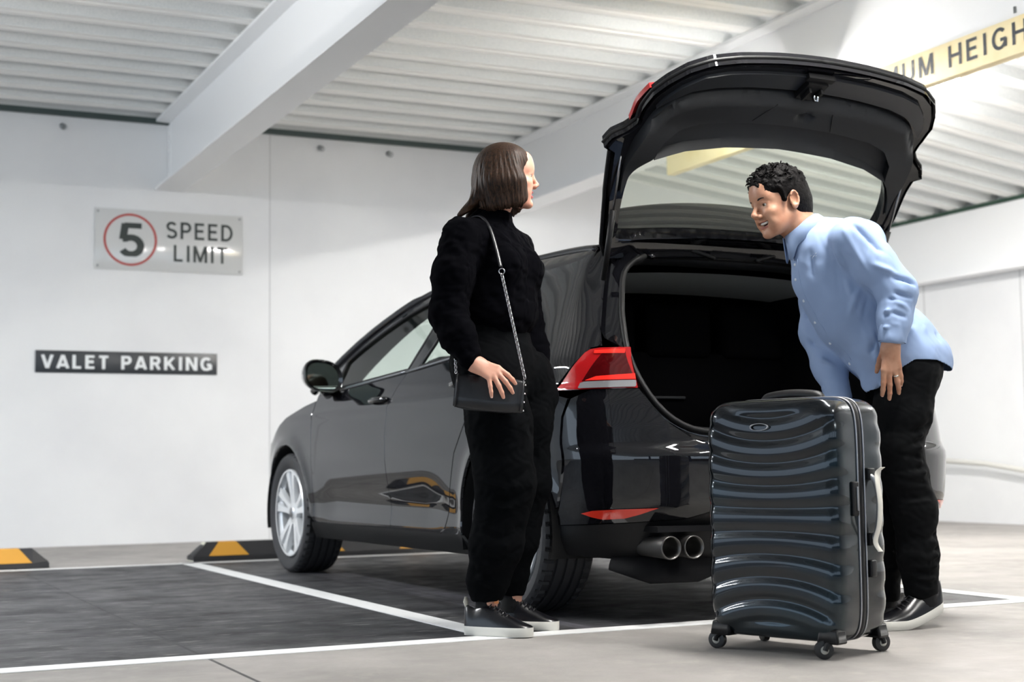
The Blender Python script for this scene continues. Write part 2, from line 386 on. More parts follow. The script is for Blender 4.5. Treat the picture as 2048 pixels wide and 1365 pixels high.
def build_wheel_stop(x0, x1, lab):
    rub = mat('stop_rubber', '#1f1f22', .55, bump=(90, .3, .002)); yel = mat('stop_yellow', '#c9912f', .5); wh = mat('stop_white', '#d9d6c4', .5)
    y0, y1, h = 3.78, 3.95, .115
    o = thing('wheel_stop', lab, 'wheel stop', ((x0+x1)/2, (y0+y1)/2, 0), 0, 'rubber wheel stops'); cx = (x0+x1)/2; cy = (y0+y1)/2
    def sec(x, top=1.):
        return [(x-cx, y0-cy, .003), (x-cx, y0+.004-cy, .03), (x-cx, y0+.045-cy, .03+(h-.03)*top), (x-cx, y1-.045-cy, .03+(h-.03)*top), (x-cx, y1-.004-cy, .03), (x-cx, y1-cy, .003)]
    MB().rings([sec(x0+.0, .1), sec(x0+.09), sec(x1-.09), sec(x1, .1)]).build('rubber_body', rub, o, smooth=False)
    def quad(xa, xb, xc, xd, m_, nm):
        ya, za, yb, zb = y0+.0045-cy, .034, y0+.0447-cy, h-.001
        V = [(xa-cx, ya-.0015, za), (xb-cx, ya-.0015, za), (xc-cx, yb-.0015, zb+.0015), (xd-cx, yb-.0015, zb+.0015), (xc-cx, y1-.046-cy, h+.0015), (xd-cx, y1-.046-cy, h+.0015)]
        MB().add(V, [(0, 1, 2, 3), (3, 2, 4, 5)]).build(nm, m_, o, smooth=False)
    n = max(1, round((x1-x0)/.62)); 
    for i in range(n):
        a = x0+.095+i*.62
        if a+.3 < x1: quad(a, a+.25, a+.18, a+.07, yel, 'yellow_marking')
    V = [(x0-.003-cx, y0-cy, .003), (x0-.003-cx, y1-cy, .003), (x0+.085-cx, y1-.04-cy, h+.001), (x0+.085-cx, y0+.04-cy, h+.001)]
    MB().add(V, [(0, 1, 2, 3)]).build('end_cap', wh, o, smooth=False)

def build_signs():
    wh = mat('sign_white', '#d3d4d3', .12, coat=.5); blk = mat('sign_black', '#26302e', .4); red = mat('sign_red', '#b03a34', .4)
    y = YW-.008
    s = thing('speed_limit_sign', 'glossy white speed limit sign with a red ringed 5 on the wall', 'sign', (-.80, YW-.001, 2.325))
    MB().box(-.573, -.012, -.235, .573, -.002, .235, .003).build('sign_board', wh, s)
    mb = MB(); n = 64
    rs = [[(-.305+r*math.cos(2*math.pi*k/n), yy, r*math.sin(2*math.pi*k/n)) for k in range(n)] for r, yy in ((.203, -.0125), (.203, -.0145), (.186, -.0145), (.186, -.0125))]
    mb.rings(rs, True, False); mb.build('red_ring', red, s, smooth=False)
    lettering('5', .262, .19, blk, s, (-.302, -.0135, 0), 0, sx=1.15)
    lettering('SPEED', .133, .155, blk, s, (.230, -.0135, .092), 0, .19)
    lettering('LIMIT', .130, .155, blk, s, (.238, -.0135, -.088), 0, .19)
    for a in (-.55, .55):
        for c in (-.21, .21): MB().lathe([(0, -.016), (.008, -.015), (.009, -.012)], 10, 'y', (a, 0, c)).build('screw', mat('galv', '#9fa3a5', .4, .8), s)
    v = thing('valet_parking_sign', 'black strip sign reading valet parking in white on the wall', 'sign', (-1.11, YW-.001, 1.376))
    MB().box(-.683, -.010, -.083, .683, -.001, .083, .002).build('sign_board', mat('sign_dark', '#2e3236', .3), v)
    lettering('VALET PARKING', .103, .215, mat('letter_white', '#e8ebec', .4), v, (.002, -.0105, 0), 0, .27, 1.10)
    # clearance bar under the far beam: its face looks left
    h = thing('height_bar', 'yellow maximum height clearance bar with black letters below the beam', 'sign', (2.0, 0, 0), 0)
    MB().box(-.03, -3.2, 2.53, .03, 3.36, 2.718, .004).build('bar', mat('bar_yellow', '#f4e4b8', .45, var=(5, '#ecd79d', .5, .8)), h)
    lettering('MAXIMUM HEIGHT', .112, .155, mat('bar_letters', '#3c4046', .5, var=(24, '#8d8a80', .62, .74)), h, (-.0305, .747, 2.636), R(-90), .25, 1.2)
    for yy in (-2.6, .2, 2.9): MB().tube([(.05, yy, 2.62), (.05, yy, 2.80)], .008, 8).build('hanger_rod', MATS['galv'], h)

def lamp(x, y, z, lab, power=60, ln=1.5, axis='y', col=(1, .97, .93)):
    o = thing('ceiling_light', lab, 'light', (x, y, z), 0 if axis == 'y' else R(90), 'fluorescent battens')
    MB().box(-.06, -ln/2, .02, .06, ln/2, .075, .006).build('housing', mat('lamp_white', '#e6e6e4', .4), o)
    for s in (-.028, .028):
        MB().tube([(s, -ln/2+.02, 0), (s, ln/2-.02, 0)], .013, 10).build('tube', mat('lamp_glow', (1., .98, .95), emit=130), o)
    L = bpy.data.lights.new('light', 'AREA'); L.shape = 'RECTANGLE'; L.size = .12; L.size_y = ln; L.energy = power; L.color = col
    q = bpy.data.objects.new('lamp_emitter', L); COL.objects.link(q); q.parent = o; q.location = (0, 0, -.02)
    return o

build_room(); build_lines(); build_signs()
build_wheel_stop(-1.18, 1.0, 'black rubber wheel stop with yellow marks in front of the car')
build_wheel_stop(-4.32, -2.02, 'black rubber wheel stop with yellow marks at the left edge')
lamp(3.15, 2.55, 2.96, 'lit fluorescent batten under the sloping deck behind the tailgate corner', 40)
lamp(1.55, 1.82, 2.75, 'short lit fluorescent batten above the car roof behind the raised tailgate', 15, .8, 'x')  # added fitting hidden by the tailgate, brightens the mid bay deck
lamp(4.3, -.9, 2.86, 'lit fluorescent batten at the right of the height bar', 10)  # added off-frame light that lifts the right bay
lamp(-.25, -1.6, 2.72, 'lit fluorescent batten between the two steel beams above the aisle', 20)  # added off-frame light for the beam web and mid bay
lamp(1.2, -5.2, 3.18, 'lit fluorescent batten above the aisle right of the camera', 10)  # added fill light from behind the camera
lamp(-3.5, 1.9, 2.75, 'lit bluish fluorescent batten left of the near beam', 20, col=(.74, .86, 1.))  # added blue fill for the wall and deck on the left
lamp(-5.8, 2.2, 2.75, 'lit bluish fluorescent batten in the far left bay', 20, col=(.72, .85, 1.))  # second added blue fill, further left
# ------------------------------------------------------------------ the car
# car frame: x right, y forward (rear axle at y=0), z up
PLAN = [(0, -.785), (.2, -.782), (.4, -.766), (.56, -.738), (.68, -.688), (.77, -.61), (.828, -.51), (.860, -.40), (.878, -.25), (.889, 0), (.896, .5), (.899, 1.3), (.897, 2.0), (.892, 2.6), (.872, 2.95), (.81, 3.18), (.68, 3.33), (.5, 3.42), (.25, 3.465), (0, 3.475)]
PC = np.array(catmull(PLAN, 24)); _s = np.concatenate([[0], np.cumsum(np.linalg.norm(np.diff(PC, axis=0), axis=1))])
_i = int(np.argmin(abs(PC[:, 1]-1.3)+(PC[:, 0] < .8)*9)); PU = _s-_s[_i]+1.3
def U_of_x(x, rear=True):
    k = PC[:, 1] < .5 if rear else PC[:, 1] > 2
    i = np.where(k)[0][np.argmin(abs(PC[k, 0]-x))]; return PU[i]
KZ = np.array([.15, .20, .27, .33, .45, .60, .70, .79, .82, .86, .90, .93, .95, 1.05, 1.15, 1.25, 1.33, 1.38, 1.42, 1.46])
KX = np.array([.80, .835, .866, .872, .888, .897, .896, .892, .888, .876, .866, .858, .848, .800, .750, .698, .653, .618, .575, .50])/.897
def smooth(a, b, t):
    t = min(1, max(0, (t-a)/(b-a))); return t*t*(3-2*t)
RZ = np.array([.15, .22, .30, .36, .40, .42, .50, .58, .605, .63, .70, .78, .86, .95, 1.05, 1.15, 1.25, 1.33, 1.42])
RY = np.array([.20, .13, .075, .035, .012, .004, .0, -.004, .000, .022, .034, .050, .072, .10, .13, .18, .24, .29, .33])
def soft(z, v, sig):
    zz = np.arange(z[0]-.1, z[-1]+.1, .004); vv = np.interp(zz, z, v); k = np.exp(-.5*(np.arange(-12, 13)*.004/sig)**2); k /= k.sum()
    return zz[12:-12], np.convolve(vv, k, 'valid')
KZ, KX = soft(KZ, KX, .012); RZ, RY = soft(RZ, RY, .005)
def body(u, z, inset=0.):
    """left side of the body, positive x returned negative"""
    i = min(max(np.searchsorted(PU, u)-1, 0), len(PU)-2); t = (u-PU[i])/(PU[i+1]-PU[i]); p = PC[i]+(PC[i+1]-PC[i])*t
    tn = PC[i+1]-PC[i]; tn = tn/np.linalg.norm(tn); nx, ny = tn[1], -tn[0]      # outward normal
    k = np.interp(z, KZ, KX); x, y = p[0]*k, p[1]
    w_ = smooth(-.15, -.62, -0-(-y)) if False else smooth(.15, .62, -y)
    y += np.interp(z, RZ, RY)*w_
    if y > 2.7:
        wf = smooth(2.7, 3.3, y); y -= wf*np.interp(z, [.2, .35, .55, .7, .8, .95], [.10, .02, 0, .04, .16, .5])
    # shoulder crease through the handles and the flares round the wheels
    side = smooth(.62, .35, -y)*smooth(3.3, 3.0, y)
    x += .006*math.exp(-((z-.835)/.012)**2)*side
    x += (.010*math.exp(-((z-.30)/.05)**2)-.014*math.exp(-((z-.40)/.10)**2)*smooth(.45, .8, y)*smooth(2.2, 1.9, y))*side
    for yc in (.02, 2.637):
        r = math.hypot(y-yc, z-.317)
        x += .012*math.exp(-((r-.375)/.045)**2)*side
    return (-(x-inset*nx), y-inset*ny, z)
def arch(yc, r, a0, a1, n=22, zc=.317): return [(yc+r*math.cos(R(a)), zc+r*math.sin(R(a))) for a in np.linspace(a0, a1, n)]
RAIL = np.array(catmull([(-.335, 1.395), (0, 1.422), (.5, 1.434), (1.0, 1.414), (1.3, 1.376), (1.55, 1.318), (1.85, 1.222), (2.08, 1.118), (2.25, 1.02), (2.36, .955)], 8))
def rail(y): return float(np.interp(y, RAIL[:, 0], RAIL[:, 1]))
def belt(y): return float(np.interp(y, [-.6, .15, .51, .99, 1.8, 2.1, 2.36], [1.02, 1.035, 1.018, .985, .945, .93, .915]))

# outline of the tail opening on the left: x as a function of z, on the body surface
AZ = [.985, .997, 1.05, 1.20, 1.30, 1.385, 1.40]; AXB = [.705, .79, .803, .808, .808, .82, .83]
def u_open(z): return U_of_x(float(np.interp(z, AZ, AXB)))

def build_car():
    paint = mat('car_paint', (.006, .006, .0078), .28, .0, coat=1., spec=.0, coat_rough=.015); paint.node_tree.nodes['Principled BSDF'].inputs['Coat IOR'].default_value = 1.6
    gloss = mat('gloss_black', (.004, .004, .0045), .12, coat=.6)
    plast = mat('black_plastic', (.006, .006, .0065), .5, spec=.25, bump=(300, .15, .0006))
    trim = mat('interior_trim', (.014, .015, .017), .6, spec=.35, bump=(420, .3, .0005))
    carpet = mat('boot_carpet', (.0022, .0022, .0025), 1., spec=0.)
    rubber = mat('seal_rubber', (.005, .005, .0055), .55, spec=.3)
    chrome = mat('chrome', (.75, .76, .78), .08, 1.)
    glass = glass_mat('side_glass', (.84, .91, .87)); rglass = glass_mat('rear_glass', (.93, .98, .90), ior=1.15)
    C = thing('car', 'glossy black five-door hatchback parked with its tailgate wide open', 'car', (0, 0, 0), 0.0236)
    both = (False, True)
    T = 1.4
    def panel(name, poly, m_, holes=(), d=.028, par=None, inset=0., mirror=False, hem=.012):
        V, F = patch(poly, lambda u, z: body(u, z, inset), d, holes, (lambda u, z: body(u, z, inset+hem)) if hem else None, mirror)
        o = MB().add(V, F).build(name, m_, par or C)
        exact_normals(o); return o
    # --- side panels --------------------------------------------------
    fa = arch(2.637, .372, 12, 186); g = .0025
    fender = [(2.215, .285)]+[(2.225, .60), (2.24, .86), (2.235, .908), (2.4, .888), (2.6, .852), (2.8, .80), (2.93, .752), (3.02, .70), (3.0, .62), (3.02, .50)]+[p for p in fa if p[1] > .285 and p[0] < 3.02]
    fdoor = [(1.19+g, .285), (2.215-2*g, .285), (2.225-2*g, .60), (2.235-2*g, .86), (2.23-2*g, .905)]+[(y, rail(y)-.026) for y in np.linspace(2.20, 1.02, 22)]+[(.93, 1.25), (1.0+g, 1.1), (1.10+g, .96), (1.185+g, .86), (1.20+g, .7)]
    fwin = [(1.99, belt(1.99)+.022)]+[(y, rail(y)-.066) for y in np.linspace(1.99, 1.02, 16) if rail(y)-.066 > belt(y)+.03]+[(.985, rail(1.0)-.075), (1.0, 1.2), (1.05, 1.08), (1.085, belt(1.085)+.02)]
    ra = arch(.02, .388, -20, 92)
    rdoor = [(1.19-g, .285), (.64, .285), (.585, .31), (.545, .38), (.50, .50), (.45, .62), (.37, .72), (.30, .80), (.25, .90), (.17, 1.02), (.14, 1.10), (.22, 1.22), (.34, 1.33), (.42, rail(.42)-.03)]+[(y, rail(y)-.026) for y in np.linspace(.5, .94, 8)]+[(.925, 1.25), (1.0-g, 1.1), (1.10-g, .96), (1.185-g, .86), (1.20-g, .7)]
    rwin = [(.96, belt(.96)+.02), (.905, 1.10), (.86, 1.22), (.83, rail(.83)-.075)]+[(y, rail(y)-.072) for y in np.linspace(.78, .48, 7)]+[(.40, 1.30), (.30, 1.20), (.24, 1.11), (.25, belt(.25)+.025)]
    sill = [(2.24, .283), (.405, .283), (.36, .235), (.34, .20), (2.28, .20), (2.262, .24)]
    # quarter panel: behind the rear door, over the wheel, up the C and D pillars to the tail opening
    tlz0, tlz1 = .832, .982
    ut = U_of_x(.861)                 # front tip of the tail lamp on the side
    q = [(.64-2*g, .283), (.405, .283)]+arch(.02, .388, -4, 168, 26)+[(-.37, .43), (-.40, .56), (-.405, .66), (-.42, .735), (-.46, .80), (-.38, .815), (ut+.04, tlz0-.003), (U_of_x(.812)+.006, tlz1+.004), (u_open(.998), tlz1+.010)]
    q += [(u_open(z), z) for z in (1.02, 1.06, 1.12, 1.18, 1.24, 1.30, 1.345, 1.385)]+[(-.33, 1.397)]
    q += [(y, rail(y)) for y in (-.2, 0, .2, .4, .5)]+[(.42, rail(.42)-.026), (.34-2*g, 1.335), (.22-2*g, 1.225), (.14-2*g, 1.10), (.165, 1.015), (.245, .895), (.30-2*g, .795), (.365, .715), (.445, .615), (.495, .495), (.54, .375), (.58, .302), (.638, .278)]
    # clean orientation duplicates
    for mi in both:
        sg = 1 if mi else -1
        panel('front_fender', fender, paint, mirror=mi)
        d1 = panel('front_door', fdoor, paint, [fwin], mirror=mi)
        d2 = panel('rear_door', rdoor, paint, [rwin], mirror=mi)
        panel('side_sill', sill, plast, mirror=mi)
        panel('rear_quarter_panel', q, paint, mirror=mi, d=.026)
        big = lambda P, k: [(p[0]+(p[0]-np.mean([a[0] for a in P]))*k, p[1]+(p[1]-np.mean([a[1] for a in P]))*k) for p in P]
        panel('window_glass', big(fwin, .02), glass, par=d1, inset=.010, mirror=mi, hem=0, d=.05)
        panel('window_glass', big(rwin, .02), glass, par=d2, inset=.010, mirror=mi, hem=0, d=.05)
        for dd, P in ((d1, fwin), (d2, rwin)):
            pts = [body(p[0], p[1], .003) for p in resample(P, .03)]
            if mi: pts = [(-p[0], p[1], p[2]) for p in pts]
            MB().tube(pts, .008, 6, loop=True).build('window_seal', rubber, dd)
        # B pillar cover
        bp_ = [(.985, rail(1.0)-.07), (.875, rail(.86)-.07), (.915, 1.10), (.98, belt(.98)+.02), (1.07, belt(1.05)+.02), (1.03, 1.08), (.985, 1.2)]
        panel('window_trim', [(p[0], p[1]) for p in bp_], gloss, par=d2, inset=-.002, mirror=mi, hem=.004, d=.05)
        # thin pale strip on the waist line
        for dd, a, b in ((d1, 2.0, 1.10), (d2, 1.09, .25)):
            pts = [body(y, belt(y)+.012, -.004) for y in np.linspace(a, b, 16)]
            if mi: pts = [(-p[0], p[1], p[2]) for p in pts]
            MB().tube(pts, .0065, 6).build('waist_strip', mat('waist_metal', (.30, .31, .33), .25, .9), dd)
        # triangle in front of the door glass
        tri = [(2.20, belt(2.2)+.012), (2.0, belt(2.0)+.02), (2.0, rail(2.0)-.07), (2.16, rail(2.16)-.055)]
        panel('quarter_glass', tri, gloss, par=d1, inset=-.001, mirror=mi, hem=.004, d=.05)
        # handles
        for dd, yc, z in ((d1, 1.31, .872), (d2, .42, .90)):
            pts = [body(yc+t, z, -.030*math.sin(math.pi*(t+.10)/.20)**.5 if abs(t) < .0999 else .002) for t in np.linspace(-.10, .10, 13)]
            if mi: pts = [(-p[0], p[1], p[2]) for p in pts]
            MB().tube(pts, [.008]+[.0135]*11+[.008], 10, flat=1.).build('door_handle', gloss, dd)
        # door mirror
        m0 = Vector(body(2.02, .985)); X = lambda x, y, z: (x*sg, y, z)
        mb = MB(); rs = []
        for t, (dy, sy_, sz) in enumerate([(.115, .02, .02), (.10, .055, .050), (.06, .085, .072), (.0, .100, .084), (-.035, .104, .088), (-.045, .100, .084)]):
            rs.append([X(.955+(sy_*math.copysign(abs(math.cos(a))**.75, math.cos(a)))*(1 if math.cos(a) < 0 else .95), 1.90+dy, 1.010+sz*math.copysign(abs(math.sin(a))**.8, math.sin(a))*(1 if math.sin(a) > 0 else .85)+.016*math.cos(a)) for a in [2*math.pi*k/28 for k in range(28)]])
        rs.append([tuple(Vector(p)*.0+Vector((X(.955, 0, 0)[0]+(p[0]-X(.955, 0, 0)[0])*.86, 1.90-.025, 1.010+(p[2]-1.010)*.86))) for p in rs[-1]])
        mb.rings(rs, True, True)
        mm = mb.build('door_mirror', gloss, d1, ang=60)
        MB().add([tuple(Vector((X(.955, 0, 0)[0]+(p[0]-X(.955, 0, 0)[0])*.84, 1.90-.028, 1.010+(p[2]-1.010)*.84))) for p in rs[-2]], [tuple(range(28))]).build('mirror_glass', mat('mirror_glass', (.55, .68, .62), .02, 1.), C if False else d1, smooth=False)
        MB().tube([X(.87, 2.0, .935), X(.90, 1.96, .945), X(.93, 1.93, .965)], [.035, .030, .028], 12, flat=.6).build('mirror_arm', gloss, d1)
    for mi in both:
        cp = [(.15, .95), (.13, 1.10), (.22, 1.23), (.36, 1.36), (-.2, 1.37), (-.42, 1.33), (-.50, 1.18), (-.55, 1.02), (-.5, .9)]
        panel('pillar_lining', cp, carpet, mirror=mi, inset=.045, hem=0, d=.06)
    # --- inner dark skin behind the gaps -------------------------------
    for mi in both:
        lo = [(2.20, .24), (.45, .24), (.43, .50), (.33, .66), (.22, .80), (.12, .93), (2.20, .90)]
        panel('inner_skin', lo, mat('void', (.003, .003, .003), .9), inset=.035, mirror=mi, hem=0, d=.06)
        # wheel housings
        for yc, rr in ((.02, .388), (2.637, .372)):
            mb = MB(); rs = []
            for xin in (.882, .84, .62):
                rs.append([((xin if mi else -xin), yc+(rr-.002 if xin > .8 else rr+.01)*math.cos(R(a)), .317+(rr-.002 if xin > .8 else rr+.01)*math.sin(R(a))) for a in np.linspace(-14, 194, 30)])
            mb.rings(rs, False, False); c_ = rs[-1]
            o = len(mb.v); mb.add([((.62 if mi else -.62), yc, .25)]+c_, [(0, i+1, i+2) for i in range(len(c_)-1)])
            mb.build('wheel_housing', mat('void', (.003, .003, .003), .9), C)
    # --- roof, windscreen, bonnet --------------------------------------
    def xr(y): return -body(y, rail(y))[0]
    def roofz(x, y):
        r = xr(y); t = min(1, abs(x)/r); return rail(y)+.038*(1-t**2.2)
    ys = list(np.linspace(-.335, 1.42, 30)); xs = np.linspace(-1, 1, 25)
    MB().rings([[(t*xr(y), y-(.045*(1-t*t) if i == 0 else .045*(1-t*t)*max(0, 1-i/4)), roofz(t*xr(y), y)) for t in xs] for i, y in enumerate(ys)], False, False).build('roof', paint, C, ang=60)
    MB().rings([[(t*(xr(1.42+(2.36-1.42)*s)-.015), 1.42+(2.36-1.42)*s+.11*(1-t*t)*s**.8, roofz(t*xr(1.42+.94*s), 1.42+.94*s)+.0*s) for t in xs] for s in np.linspace(0.02, 1, 12)], False, False).build('windscreen', glass, C)
    for mi in both:   # A pillars
        pts = [body(y, rail(y)-.004, .004) for y in np.linspace(1.0, 2.34, 20)]
        if mi: pts = [(-p[0], p[1], p[2]) for p in pts]
        MB().tube(pts, [.018]*6+[.024]*14, 8).build('windscreen_pillar', paint, C)
        pts = [body(y, rail(y)-.014, .004) for y in np.linspace(-.30, 1.2, 20)]
        if mi: pts = [(-p[0], p[1], p[2]) for p in pts]
        MB().tube(pts, .015, 8).build('roof_rail', paint, C)
    hy = np.linspace(2.25, 3.22, 14)
    MB().rings([[(t*(.80-.10*smooth(2.9, 3.3, y)), y+.12*(1-t*t), float(np.interp(y, [2.25, 2.5, 2.75, 3.0, 3.15, 3.22], [.915, .88, .825, .745, .69, .66]))+.075*(1-abs(t)**2.6)*(1-.35*smooth(2.9, 3.22, y))) for t in xs] for y in hy], False, False).build('bonnet', paint, C)
    ptr = mat('shade_strip_grey', '#5c5b58', .7)  # grey strips added along the windscreen pillars to keep the side glass shaded
    for mi in both:
        a_, b_ = [], []
        for y in np.linspace(1.05, 2.30, 24):
            q_ = body(y, rail(y)-.012, .016); w_ = .15+.06*(y-1.05)/1.25; a_.append(((-q_[0] if mi else q_[0]), q_[1], q_[2])); x_ = q_[0]+w_; b_.append(((-x_ if mi else x_), y, roofz(x_, y)-.016))
        MB().rings([a_, b_], False, False).build('pillar_lining', ptr, C)
    # --- bumpers ---------------------------------------------------------
    uR = U_of_x(.0); ue = -.46
    zt = lambda x: float(np.interp(x, [0, .30, .45, .52, .583, .63, .658, .676, .78], [.618, .621, .630, .655, .70, .75, .80, .829, .829]))
    top = [(U_of_x(x), zt(x)) for x in (0, .15, .30, .40, .45, .49, .52, .55, .583, .61, .63, .658, .676)]+[(U_of_x(.80), .829), (-.48, .8), (-.435, .735), (-.42, .66), (-.415, .56), (-.385, .43), (-.372, .37)]
    mid = [(ue+.08, .345), (-.55, .352), (U_of_x(.7), .36), (U_of_x(.55), .37), (U_of_x(.38), .415), (U_of_x(.25), .43), (uR, .43)]
    for mi in both:
        bo = panel('rear_bumper', top+mid, paint, mirror=mi, d=.022)
        low = [(ue+.085, .342), (-.55, .349), (U_of_x(.7), .357), (U_of_x(.55), .367), (U_of_x(.38), .412), (U_of_x(.25), .427), (uR, .427), (uR, .215), (U_of_x(.5), .215), (U_of_x(.75), .225), (-.42, .24), (-.39, .30)]
        panel('rear_diffuser', low, plast, par=bo, mirror=mi, d=.03, inset=.004)
        u0, u1 = U_of_x(.837), U_of_x(.69)
        refl = [(u0, .389), (u0-.05, .399), (u0-.14, .404), (u1, .407), (u1-.045, .408), (u1+.02, .385), (u1+.07, .372), (u0-.10, .368), (u0-.05, .376)]
        panel('reflector', refl, mat('reflector_red', (.75, .04, .02), .15, coat=1.), par=bo, inset=-.004, mirror=mi, hem=.006, d=.03)
    uF = PU[-1]
    fb = [(2.985, .52), (2.985, .61), (3.03, .70), (U_of_x(.6, False), .74), (uF, .72), (uF, .24), (3.2, .24), (3.0, .30)]
    for mi in both: panel('front_bumper', fb, paint, mirror=mi, d=.05)
    # --- tail lamps -------------------------------------------------------
    lr = mat('lamp_red', (.42, .010, .012), .12, coat=1.); lb = mat('lamp_bright', (.95, .03, .02), .15, coat=1., emit=.12)
    lc = mat('lamp_clear', (.55, .55, .57), .12, .6, coat=1.); ld = mat('lamp_deep', (.07, .002, .003), .1, coat=1.)
    for mi in both:
        u_in0, u_in1 = U_of_x(.677), U_of_x(.706)
        ol = [(ut-.0, tlz0+.001), (U_of_x(.822), .968), (U_of_x(.812), .98), (U_of_x(.79), tlz1+.002), (u_in1+.004, tlz1), (u_in0+.004, tlz0)]
        tl = panel('tail_light', ol, lr, mirror=mi, d=.02, inset=-.004, hem=.03)
        # dark upper block, bright band, clear reversing strip
        panel('lamp_block', [(U_of_x(.820), .862), (U_of_x(.785), .955), (U_of_x(.78), .968), (u_in1+.02, .968), (u_in0+.02, .875), (u_in0+.02, .867)], ld, par=tl, inset=-.0065, mirror=mi, hem=0, d=.02)
        panel('lamp_band', [(U_of_x(.815), .864), (u_in0+.012, .864), (u_in0+.014, .884), (U_of_x(.79), .878)], lb, par=tl, inset=-.008, mirror=mi, hem=.002, d=.02)
        panel('lamp_band', [(U_of_x(.80), .964), (u_in1+.02, .960), (u_in1+.02, .976), (U_of_x(.80), .976)], lb, par=tl, inset=-.008, mirror=mi, hem=.002, d=.02)
        panel('reversing_lens', [(U_of_x(.825), .839), (U_of_x(.823), .836), (u_in0+.014, .836), (u_in0+.010, .840), (u_in0+.010, .857), (u_in0+.014, .860), (U_of_x(.815), .860), (U_of_x(.822), .856)], lc, par=tl, inset=-.009, mirror=mi, hem=.002, d=.02)
    # --- tail opening: jamb, seal, boot -----------------------------------
    def loopA():
        P = [(0, -.385, 1.428), (.2, -.380, 1.426), (.4, -.362, 1.418), (.52, -.345, 1.408)]
        P += [(-body(u_open(z), z)[0], body(u_open(z), z)[1], z) for z in (1.385, 1.30, 1.20, 1.10, 1.03, .99)]
        for x, z in ((.70, .95), (.69, .90), (.677, .84), (.658, .80), (.63, .75), (.583, .70), (.52, .655), (.45, .630), (.30, .621), (.0, .618)):
            b = body(U_of_x(x), z); P.append((-b[0], b[1], z))
        return P
    A = loopA(); cz = 1.04
    def inset(P, k, dy, m=.0):
        out = []
        for i, (x, y, z) in enumerate(P):
            a = Vector(P[max(i-1, 0)]); b = Vector(P[min(i+1, len(P)-1)]); t = (b-a); n = Vector((-t.z, 0, t.x)).normalized()   # towards the middle
            if i == 0: n = Vector((0, 0, -1))
            if i == len(P)-1: n = Vector((0, 0, 1))
            if n.x > 0: n = n if False else -n if n.dot(Vector((-x, 0, cz-z))) < 0 else n
            if n.dot(Vector((-x, 0, cz-z))) < 0: n = -n
            out.append((max(0, x+n.x*k), y+dy+m*max(0, (z-.7)), z+n.z*k))
        return out
    def full(P): return [tuple(p) for p in P]+[(-p[0], p[1], p[2]) for p in P[::-1][1:-1]]
    sm = lambda P: [tuple(p) for p in catmull(P, 5, True)]
    SEAL = [(0, 1.382), (.2, 1.379), (.38, 1.368), (.47, 1.35), (.525, 1.315), (.56, 1.27), (.60, 1.18), (.632, 1.09), (.650, 1.0), (.652, .93), (.64, .86), (.612, .79), (.57, .735), (.51, .693), (.43, .672), (.25, .664), (0, .662)]
    def yA(x, z):
        return body(U_of_x(min(.86, abs(x)/np.interp(z, KZ, KX))), z)[1] if z < 1.36 else -.30
    def polar(P, n=112, c=1.02):
        P = full(P); P = np.array([p for p in P]); ang = np.unwrap(np.arctan2(P[:, 2]-c, P[:, 0])); out = []
        Pc = np.vstack([P, P[:1]]); 
        for k in range(n):
            t = 2*math.pi*k/n; d = np.array([math.cos(t), math.sin(t)]); nrm = np.array([-d[1], d[0]]); q = Pc[:, [0, 2]]-np.array([0, c]); sd = q@nrm; best = None
            for i in range(len(Pc)-1):
                if sd[i]*sd[i+1] <= 0 and sd[i] != sd[i+1]:
                    f = sd[i]/(sd[i]-sd[i+1]); p = Pc[i]+(Pc[i+1]-Pc[i])*f
                    if (p[[0, 2]]-np.array([0, c]))@d > 0 and (best is None or (p[[0, 2]]-np.array([0, c]))@d < best[0]): best = ((p[[0, 2]]-np.array([0, c]))@d, p)
            out.append(best[1])
        return out
    def seal_ring(k, dy):
        out = []
        for p in SP:
            v = np.array([p[0], p[2]-1.02]); L_ = np.linalg.norm(v); v = v*(L_-k)/L_; out.append((v[0], p[1]+dy, v[1]+1.02))
        return out
    AP = polar(A); SP = polar([(x, yA(x, z)+.055, z) for x, z in [tuple(q_) for q_ in catmull(SEAL, 4)]])
    mixr = lambda f, dy: [tuple(np.array(a)*(1-f)+np.array(b)*f+np.array([0, dy, 0])) for a, b in zip(AP, SP)]
    MB().rings([AP, mixr(.12, .012), mixr(.30, .040), mixr(.62, .018), mixr(.85, .004), SP], True, False).build('tailgate_jamb', paint, C, ang=60)
    MB().tube(seal_ring(.006, -.008), .011, 8, loop=True).build('tailgate_seal', rubber, C)
    MB().rings([seal_ring(.008, 0), seal_ring(.020, .006), seal_ring(.030, .035), seal_ring(.034, .09)], True, False).build('opening_trim', trim, C, ang=60)
    # headliner edge, grey strip seen under the roof
    g1 = mat('headliner', (.16, .17, .17), .9, bump=(200, .3, .001))
    pts = [[(t*.50, -.20+.06*0, 1.300+.020*(1-t*t)) for t in np.linspace(-1, 1, 17)], [(t*.53, -.08, 1.262+.024*(1-t*t)) for t in np.linspace(-1, 1, 17)], [(t*.56, .10, 1.25+.02*(1-t*t)) for t in np.linspace(-1, 1, 17)]]
    MB().rings(pts, False, False).build('headliner_edge', g1, C)
    # boot interior
    bx = seal_ring(.034, .09); mb = MB()
    d0 = [(x*.98, y+.05, z if z > .9 else z-.10) for x, y, z in bx]; deep = [(x*.86, .15, min(z, 1.31) if z > .80 else z-.20) for x, y, z in bx]
    mb.rings([bx, d0, deep], True, False); mb.build('boot_lining', carpet, C)
    MB().rings([[(x*.72, .12, z) for x, z in ((-1, .46), (1, .46), (1, 1.02), (-1, 1.02))], [(x*.70, .18, z) for x, z in ((-1, .46), (1, .46), (.95, 1.04), (-.95, 1.04))]]).build('rear_seat_back', carpet, C)
